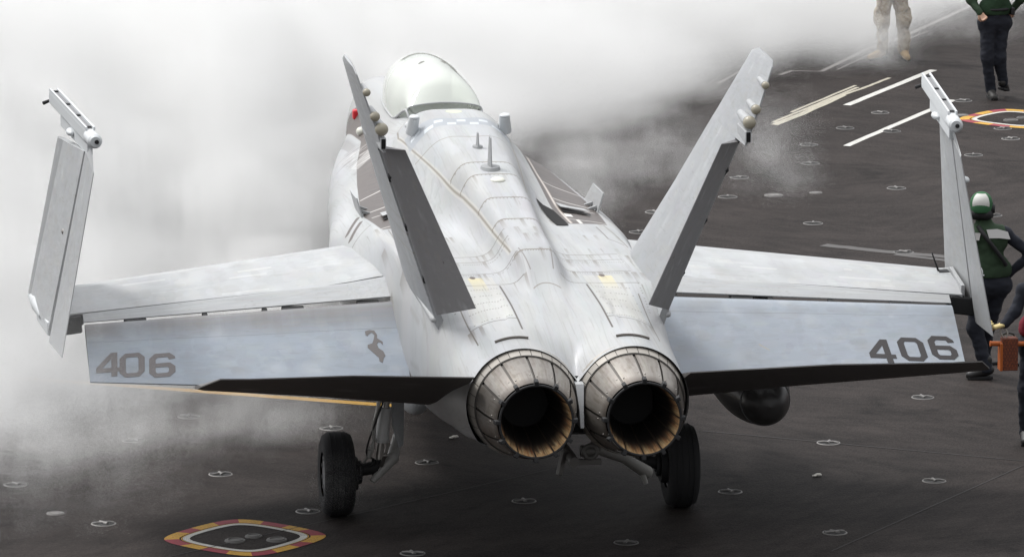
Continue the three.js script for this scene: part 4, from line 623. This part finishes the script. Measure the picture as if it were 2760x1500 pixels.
    part('neck_guard', bodyMesh([[hp(-0.06, -0.06, -0.05), hp(-0.06, -0.06, 0.05), 0.055, 0.055], [hp(-0.02, -0.07, -0.085), hp(-0.06, -0.06, -0.05), 0.04, 0.05], [hp(-0.02, -0.07, 0.085), hp(-0.06, -0.06, 0.05), 0.04, 0.05]], 0.03, 0.008), M.dark, h);
    // square white patch round the back of the helmet
    const rows = []; for (let i = 0; i <= 8; i++) { const a = lerp(-0.8, 0.8, i / 8), r = []; for (let j = 0; j <= 6; j++) { const e = lerp(-0.4, 1.05, j / 6); r.push(hp(-0.022 - Math.cos(a) * Math.cos(e) * 0.119, 0.042 + Math.sin(e) * 0.119, Math.sin(a) * Math.cos(e) * 0.119)); } rows.push(r); }
    part('helmet_patch', loft(rows, { closed: false }), mat(0.62, 0.62, 0.58, 0.6), h);
  }
}
const NAVY = cloth(0.011, 0.013, 0.021), GREEN = cloth(0.026, 0.05, 0.025), DARKGREEN = cloth(0.016, 0.042, 0.018), BLACKBOOT = mat(0.012, 0.011, 0.011, 0.5);
{
  const o = thing('person', 'person in green vest and green helmet with white patch, back turned behind the right wing', 'person', [5.47, 0, -10.2], 0, 'deck crew');
  person(o, { hipL: V(-0.05, 0.95, 0), hipR: V(0.14, 0.95, -0.02), knL: V(-0.09, 0.52, -0.04), knR: V(0.06, 0.5, -0.16), anL: V(0.03, 0.1, 0.0), anR: V(0.05, 0.1, -0.28), toeL: V(-0.13, 0.04, -0.02), toeR: V(0.0, 0.04, -0.42), chest: V(0.02, 1.4, -0.02), neck: V(-0.02, 1.58, -0.02), head: V(-0.05, 1.73, -0.02),
    shL: V(-0.15, 1.47, -0.03), shR: V(0.19, 1.46, 0), elL: V(-0.24, 1.24, -0.15), wrL: V(-0.12, 1.1, -0.3), hdL: V(-0.05, 1.05, -0.38), elR: V(0.45, 1.27, 0.04), wrR: V(0.24, 1.05, -0.04), hdR: V(0.17, 1.0, -0.08), pnR: V(-1, 0, 0) },
  { face: V(0.24, -0.08, -0.97), trousers: NAVY, sleeves: NAVY, top: GREEN, boots: BLACKBOOT, helmet: cloth(0.03, 0.11, 0.045), topName: 'vest',
    extra: (j, oo) => {
      const back = (x, y, z = 0.16) => V(x, y, z);
      part('reflective_patch', [loft([[back(-0.02, 1.53, 0.105), back(0.09, 1.535, 0.11), back(0.2, 1.5, 0.085)], [back(0.0, 1.45, 0.148), back(0.1, 1.45, 0.15), back(0.22, 1.43, 0.118)]], { closed: false })], mat(0.42, 0.41, 0.4, 0.5), j);
      part('reflective_patch', [loft([[back(-0.17, 1.5, 0.09), back(-0.08, 1.5, 0.12)], [back(-0.17, 1.43, 0.112), back(-0.1, 1.43, 0.142)]], { closed: false })], mat(0.36, 0.35, 0.34, 0.5), j);
      part('strap', tube([back(-0.1, 1.56, 0.08), back(-0.04, 1.47, 0.146), back(0.06, 1.34, 0.158), back(0.15, 1.22, 0.138), back(0.18, 1.17, 0.12)], 0.022, 8, 30), M.dark, j);
    } });
}
{
  const o = thing('person', 'person in green jersey and dark navy trousers walking at the top right', 'person', [9.12, 0, -27.2], 0, 'deck crew');
  person(o, { hipL: V(-0.08, 0.95, 0.02), hipR: V(0.1, 0.95, -0.02), knL: V(-0.1, 0.53, 0.08), knR: V(0.07, 0.5, 0.03), anL: V(-0.03, 0.1, 0.03), anR: V(0.13, 0.2, -0.02), toeL: V(-0.02, 0.036, 0.17), toeR: V(0.19, 0.1, -0.12), chest: V(0.03, 1.42, 0), neck: V(0.04, 1.58, 0.01), head: V(0.05, 1.72, 0.02),
    shL: V(-0.15, 1.48, 0), shR: V(0.21, 1.48, 0), elL: V(-0.3, 1.24, 0.02), wrL: V(-0.21, 1.1, 0.14), hdL: V(-0.17, 1.04, 0.2), elR: V(0.34, 1.25, 0.0), wrR: V(0.24, 1.08, -0.1), hdR: V(0.2, 1.0, -0.14) },
  { face: V(0.4, 0, 0.9), trousers: NAVY, sleeves: GREEN, top: DARKGREEN, boots: mat(0.03, 0.028, 0.026, 0.6), helmet: cloth(0.03, 0.1, 0.04), topName: 'jersey', hem: 0.02,
    extra: (j) => { part('belt', tube([0, 1, 2, 3, 4, 5, 6, 7, 8].map((i) => V(0.01 + Math.cos(i * 0.785) * 0.178, 1.13, Math.sin(i * 0.785) * 0.14)), 0.02, 6, 40), M.dark, j); part('pouch', new RoundedBoxGeometry(0.05, 0.09, 0.1, 2, 0.015).translate(0.22, 1.1, 0.05), M.dark, j); } });
}
{
  const tan = [[0.36, 0.29, 0.21], [0.26, 0.2, 0.14], [0.42, 0.36, 0.27], [0.2, 0.165, 0.12]];
  const camo = (x, y, z) => { const a = fbm(x * 9 + 3, y * 9, z * 9, 2), b = fbm(x * 16, y * 16 + 9, z * 16, 2); return a > 0.08 ? tan[1] : b > 0.12 ? tan[2] : b < -0.17 ? tan[3] : tan[0]; };
  const cm = mat(1, 1, 1, 0.92, 0, { vertexColors: true });
  const o = thing('person', 'person in tan camouflage and desert boots standing in the steam', 'person', [8.43, 0, -30.4], 0, 'deck crew');
  person(o, { hipL: V(-0.08, 0.9, 0), hipR: V(0.11, 0.9, 0), knL: V(-0.1, 0.5, 0.04), knR: V(0.165, 0.5, 0.03), anL: V(-0.1, 0.1, 0), anR: V(0.185, 0.1, 0.0), toeL: V(-0.26, 0.04, 0.07), toeR: V(0.2, 0.04, 0.15), chest: V(0.03, 1.4, 0), neck: V(0.03, 1.57, 0), head: V(0.03, 1.71, 0.02),
    shL: V(-0.16, 1.47, 0), shR: V(0.22, 1.47, 0), elL: V(-0.28, 1.2, -0.02), wrL: V(-0.22, 0.98, 0.1), hdL: V(-0.2, 0.89, 0.14), elR: V(0.36, 1.2, 0.0), wrR: V(0.3, 0.94, 0.06), hdR: V(0.31, 0.84, 0.08) },
  { face: V(-0.5, 0, 0.85), camo, trousers: cm, sleeves: cm, top: cm, topName: 'blouse', boots: mat(0.33, 0.23, 0.12, 0.85), helmet: cloth(0.24, 0.2, 0.15), loose: 1.06, hem: -0.06,
    pockets: [[V(0.225, 0.62, 0), V(0.23, 0.5, 0), 0.05, 0.055], [V(0.2, 0.3, 0.0), V(0.2, 0.2, 0.0), 0.066, 0.07], [V(-0.17, 0.62, 0), V(-0.17, 0.52, 0), 0.05, 0.05]] });
}
{
  const o = thing('person', 'person in red vest and yellow gloves holding the orange chock, cut by the right edge', 'person', [5.4, 0, -7.25], 0, 'deck crew');
  person(o, { hipL: V(-0.1, 0.95, 0), hipR: V(0.1, 0.95, -0.02), knL: V(-0.15, 0.52, 0.05), knR: V(0.12, 0.5, 0.0), anL: V(-0.14, 0.1, 0.0), anR: V(0.16, 0.1, -0.05), toeL: V(-0.17, 0.04, 0.15), toeR: V(0.2, 0.04, 0.08), chest: V(0.0, 1.4, 0), neck: V(0.0, 1.58, 0.01), head: V(-0.02, 1.72, 0.03),
    shL: V(-0.18, 1.47, 0), shR: V(0.18, 1.47, 0), elL: V(-0.28, 1.28, 0.06), wrL: V(-0.39, 1.17, 0.12), hdL: V(-0.48, 1.15, 0.13), pnL: V(0, -1, 0), elR: V(0.3, 1.2, 0.04), wrR: V(0.12, 1.05, 0.16), hdR: V(0.04, 1.0, 0.2) },
  { face: V(-0.6, -0.1, 0.75), trousers: NAVY, sleeves: NAVY, top: cloth(0.2, 0.012, 0.028), boots: BLACKBOOT, helmet: cloth(0.2, 0.015, 0.02), glove: mat(0.52, 0.42, 0.19, 0.8), curl: 0.95 });
  // the wheel chock in that hand
  const t = thing('wheel_chock', 'orange aircraft wheel chock with a perforated block, held at the right edge', 'chock', [5.06, 0, -7.13]);
  const orange = mat(0.42, 0.1, 0.014, 0.55), rust = new THREE.MeshStandardMaterial({ roughness: 0.75, side: THREE.DoubleSide, map: (() => { seed(400); return canvasTex(128, 256, (c, w, h) => { c.fillStyle = 'rgb(94,48,32)'; c.fillRect(0, 0, w, h); for (let i = 0; i < 300; i++) { c.fillStyle = `rgba(${rnd() < 0.5 ? '70,34,20' : '190,92,40'},0.25)`; c.fillRect(rnd() * w, rnd() * h, rr(2, 12), rr(2, 12)); } for (let j = 0; j < 10; j++) for (let i = 0; i < 5; i++) { c.fillStyle = 'rgba(150,78,40,0.5)'; c.beginPath(); c.ellipse((i + (j % 2 ? 0.75 : 0.25)) * w / 5, (j + 0.5) * h / 10, 5, 8, 0, 0, 7); c.fill(); } }); })() });
  part('chock_bar', [rod(V(-0.18, 0.99, 0), V(0.75, 0.965, 0), 0.024, 0.024, 16), rod(V(-0.185, 0.99, 0), V(-0.178, 0.99, 0), 0.027, 0.027, 16)], orange, t);
  part('chock_block', [new RoundedBoxGeometry(0.15, 0.31, 0.12, 2, 0.008).translate(0.0, 0.892, 0.005)], rust, t);
  part('chock_block', [new RoundedBoxGeometry(0.15, 0.31, 0.12, 2, 0.008).translate(0.6, 0.872, 0.005)], rust, t);
  part('edge_plate', [bar(V(-0.083, 0.735, 0.0), V(-0.083, 1.0, 0), 0.024, 0.13, V(0, 0, 1))], orange, t);
  part('chock_rope', tube([V(-0.03, 1.04, 0), V(-0.02, 1.09, 0.01), V(-0.06, 1.14, 0.01), V(-0.09, 1.11, 0.01), V(-0.06, 1.05, 0)], 0.009, 6, 30), mat(0.4, 0.38, 0.34, 0.8), t);
}
{
  const o = thing('hose', 'black hose lying on the deck behind the orange chock', 'hose', [5.85, 0, -11.0]);
  part('hose_line', tube([V(-0.25, 0.02, 0.15), V(-0.05, 0.02, 0.1), V(0.12, 0.02, 0.2), V(0.35, 0.02, 0.12), V(0.9, 0.02, -0.2), V(2.2, 0.02, -0.4)], 0.018, 7, 60), M.rubber, o);
  const y = thing('signal_lamp', 'small yellow hand lamp on the deck at the right edge', 'lamp', [6.0, 0, -11.55]);
  part('lamp_body', [new THREE.CylinderGeometry(0.05, 0.06, 0.1, 20).translate(0, 0.05, 0), new THREE.SphereGeometry(0.052, 18, 12).translate(0, 0.1, 0)], mat(0.75, 0.5, 0.03, 0.4), y);
  part('lamp_handle', tube([V(-0.05, 0.1, 0), V(-0.06, 0.17, 0), V(0.0, 0.19, 0), V(0.06, 0.17, 0), V(0.05, 0.1, 0)], 0.01, 6, 20), M.dark, y);
}
// ------------------------------------------------------------------ the catapult steam: drops as tiny bright flakes that scatter light, fine at the ragged edges, coarser in the thick of it
{
  seed(71);
  // the steam stands behind a ragged front that runs from the port wing tip past the nose to the far right
  const front = [[-14, -5.0], [-6, -6.3], [-4.4, -7.1], [-3.2, -8.1], [-2.2, -9.2], [-1.2, -9.5], [0, -10.8], [1.2, -15.8], [2.4, -20.6], [4.2, -24.6], [6.2, -27.4], [8.2, -29.4], [10.2, -32.4], [14, -36.5]];
  const frontZ = (x) => { for (let i = 1; i < front.length; i++) if (x < front[i][0]) { const [x0, z0] = front[i - 1], [x1, z1] = front[i]; return lerp(z0, z1, clamp((x - x0) / (x1 - x0), 0, 1)); } return -40; };
  const slope = (x) => 1 / Math.hypot(1, (frontZ(x + 0.3) - frontZ(x - 0.3)) / 0.6);
  // drifting wisps: centre, radii, density
  const wisps = [[-2.5, 0.3, -8.2, 1.3, 0.4, 0.8, 0.42], [-4.6, 0.4, -6.6, 1.4, 0.5, 0.9, 0.3], [-1.75, 0.22, -7.9, 0.7, 0.25, 0.5, 0.34], [-3.6, 0.3, -7.4, 1.2, 0.35, 0.7, 0.3], [5.2, 0.5, -20.6, 0.45, 0.6, 0.8, 0.34], [4.0, 0.4, -21.6, 0.8, 0.5, 1.0, 0.3],
    [2.9, 0.6, -20.2, 0.6, 0.6, 1.2, 0.4], [2.6, 0.5, -18.2, 0.4, 0.5, 0.9, 0.25], [8.15, 0.5, -29.5, 0.4, 0.7, 0.5, 0.7], [9.6, 0.4, -31.6, 1.0, 0.4, 0.8, 0.3], [7.6, 0.6, -29.4, 0.8, 0.7, 0.7, 0.35], [-3.9, 1.25, -2.4, 0.8, 0.6, 0.5, 0.16], [-4.4, 1.6, -3.0, 0.7, 0.9, 0.7, 0.3], [-1.62, 0.42, -4.35, 0.24, 0.24, 0.2, 0.2]];
  const rho = (x, y, z) => {
    let r = 0;
    const d0 = (frontZ(x) - z) * slope(x);
    if (d0 > -2.5 && y < 5.5) {
      const n = fbm(x * 0.42 + 9, y * 0.6, z * 0.42, 3), n2 = fbm(x * 1.5, y * 1.9 + 4, z * 1.5, 3);
      const d = d0 + ((x < -2 ? 1.5 : 2.2) * n + 0.45 * n2) * clamp(1.25 - 0.17 * d0, 0.2, 1), top = 0.5 + 0.75 * Math.max(0, d) + 0.35 * n2;
      r = smoothstep(d, -0.3, 2.1) * smoothstep(top - y, -0.15, 0.8) * (0.95 + 0.35 * n);
    }
    for (const w of wisps) { const q = ((x - w[0]) / w[3]) ** 2 + ((y - w[1]) / w[4]) ** 2 + ((z - w[2]) / w[5]) ** 2; if (q < 4) r += w[6] * Math.exp(-1.6 * q) * clamp(0.55 + 1.9 * fbm(x * 2.1, y * 2.4, z * 2.1 + 3, 3), 0, 1.6); }
    return Math.max(0, r);
  };
  const list = [], H = 0.16;
  const jit = (p) => p + H * (rnd() + rnd() - 1);
  const put = (x, y, z, r, s) => { const want = (r / (0.65 * s * s)) * H * H * H, n = Math.floor(want) + (rnd() < want % 1 ? 1 : 0);
    for (let k = 0; k < n; k++) list.push(jit(x), Math.max(0.01, jit(y)), jit(z), s * rr(0.75, 1.25)); };
  // nearer the edges: cells of very fine drops, one kind of cell per density step, packed side by side
  const FINE = 0.00052, STEP = [0, ...Array.from({ length: 24 }, (_, i) => 0.03 * Math.pow(1.17, i))], cells = STEP.map(() => []);
  const thin = (x, y, z, r) => { let k = 1; while (k < STEP.length - 1 && r > STEP[k]) k++; if (rnd() > (r - STEP[k - 1]) / (STEP[k] - STEP[k - 1])) k--; if (k) cells[k].push(x, y, z); };
  const eye = new THREE.Matrix4(); camera.updateMatrixWorld(true); camera.aspect = 1024 / 556; camera.updateProjectionMatrix(); const seen = V(0, 0, 0), toEye = V(0, 0, 0);

  for (let z = -43; z < -1.4; z += H) for (let x = -9; x < 13; x += H) {
    const d0 = (frontZ(x) - z) * slope(x);
    if (d0 < -2.4 && !wisps.some((w) => Math.abs(x - w[0]) < 2 * w[3] && Math.abs(z - w[2]) < 2 * w[5])) continue;
    for (let y = 0.1; y < 5.2; y += H) {
      seen.set(x, y, z).project(camera); if (Math.abs(seen.x) > 1.12 || Math.abs(seen.y) > 1.16) continue;   // steam far outside the view is left out
      const r = rho(x, y, z); if (r < 0.006) continue;
      let veil = 0; toEye.set(camera.position.x - x, camera.position.y - y, camera.position.z - z).normalize();
      if (r > 0.3 && d0 > 1) for (let k = 1; k <= 6 && veil < 2.5; k++) veil += 0.55 * rho(x + toEye.x * k * 0.55, y + toEye.y * k * 0.55, z + toEye.z * k * 0.55);
      if (veil < 2.5) thin(x, y, z, r); else put(x, y, z, r, 0.026);                        // deep inside, where single drops are lost, they are coarser
    }
  }

  const flakes = (list) => {                                        // list: x, y, z, size of each flake
    const N = list.length / 4, pos = new Float32Array(N * 9), nor = new Float32Array(N * 9);
    for (let i = 0; i < N; i++) {
      // every flake leans its lit face up and aft, within a wide cone
      let nx = 0.75 * gauss(), ny = 0.5 + 0.6 * gauss(), nz = 0.95 + 0.5 * gauss(); const nl = 1 / Math.hypot(nx, ny, nz), s = list[i * 4 + 3]; nx *= nl; ny *= nl; nz *= nl;
      let ax = ny, ay = -nx, az = 0; if (Math.abs(nz) > 0.9) { ax = 0; ay = nz; az = -ny; }
      const l = 1 / Math.hypot(ax, ay, az); ax *= l; ay *= l; az *= l;
      const bx = ny * az - nz * ay, by = nz * ax - nx * az, bz = nx * ay - ny * ax;
      for (let v = 0; v < 3; v++) { const c = Math.cos(v * 2.0944) * s, e = Math.sin(v * 2.0944) * s, o = i * 9 + v * 3;
        pos[o] = list[i * 4] + ax * c + bx * e; pos[o + 1] = list[i * 4 + 1] + ay * c + by * e; pos[o + 2] = list[i * 4 + 2] + az * c + bz * e; nor[o] = 0.12 * nx; nor[o + 1] = 0.93; nor[o + 2] = 0.3; }
    }
    const g = new THREE.BufferGeometry(); g.setAttribute('position', new THREE.BufferAttribute(pos, 3)); g.setAttribute('normal', new THREE.BufferAttribute(nor, 3)); return g;
  };
  const m = new THREE.MeshPhysicalMaterial({ color: new THREE.Color(0.99, 0.99, 0.984), roughness: 1, transmission: 0.42, thickness: 0, specularIntensity: 0, side: THREE.DoubleSide });
  const cloud = thing('steam_cloud', 'thick white catapult steam billowing over the deck beside and beyond the jet', 'steam');
  cloud.userData.kind = 'stuff';
  part('dense_steam', flakes(list), m, cloud).userData.kind = 'stuff';
  const Mx = new THREE.Matrix4(), one = V(1, 1, 1), still = new THREE.Quaternion();
  const blur = () => H * ((rnd() - 0.5) + 0.35 * (rnd() - 0.5));
  STEP.forEach((r, b) => {
    if (!b) return;
    const s = FINE * (1 + 1.6 * smoothstep(r, 0.4, 0.9)), want = Math.round(r * H * H * H / (0.65 * s * s * 1.02));   // coarser where it is thick
    for (let kind = 0; kind < 3; kind++) {
      const l = []; for (let i = 0; i < want; i++) l.push(blur(), blur(), blur(), s * rr(0.75, 1.25));
      const at = []; for (let i = 0; i < cells[b].length; i += 3) if ((i / 3) % 3 === kind) at.push(i);
      const o = new THREE.InstancedMesh(flakes(l), m, at.length); at.forEach((i, k) => o.setMatrixAt(k, Mx.compose(V(cells[b][i], Math.max(0.13, cells[b][i + 1]), cells[b][i + 2]), still, one)));
      o.name = 'thin_steam'; o.castShadow = o.receiveShadow = true; o.userData.kind = 'stuff'; cloud.add(o);
    }
  });
}
renderer.render(scene, camera);
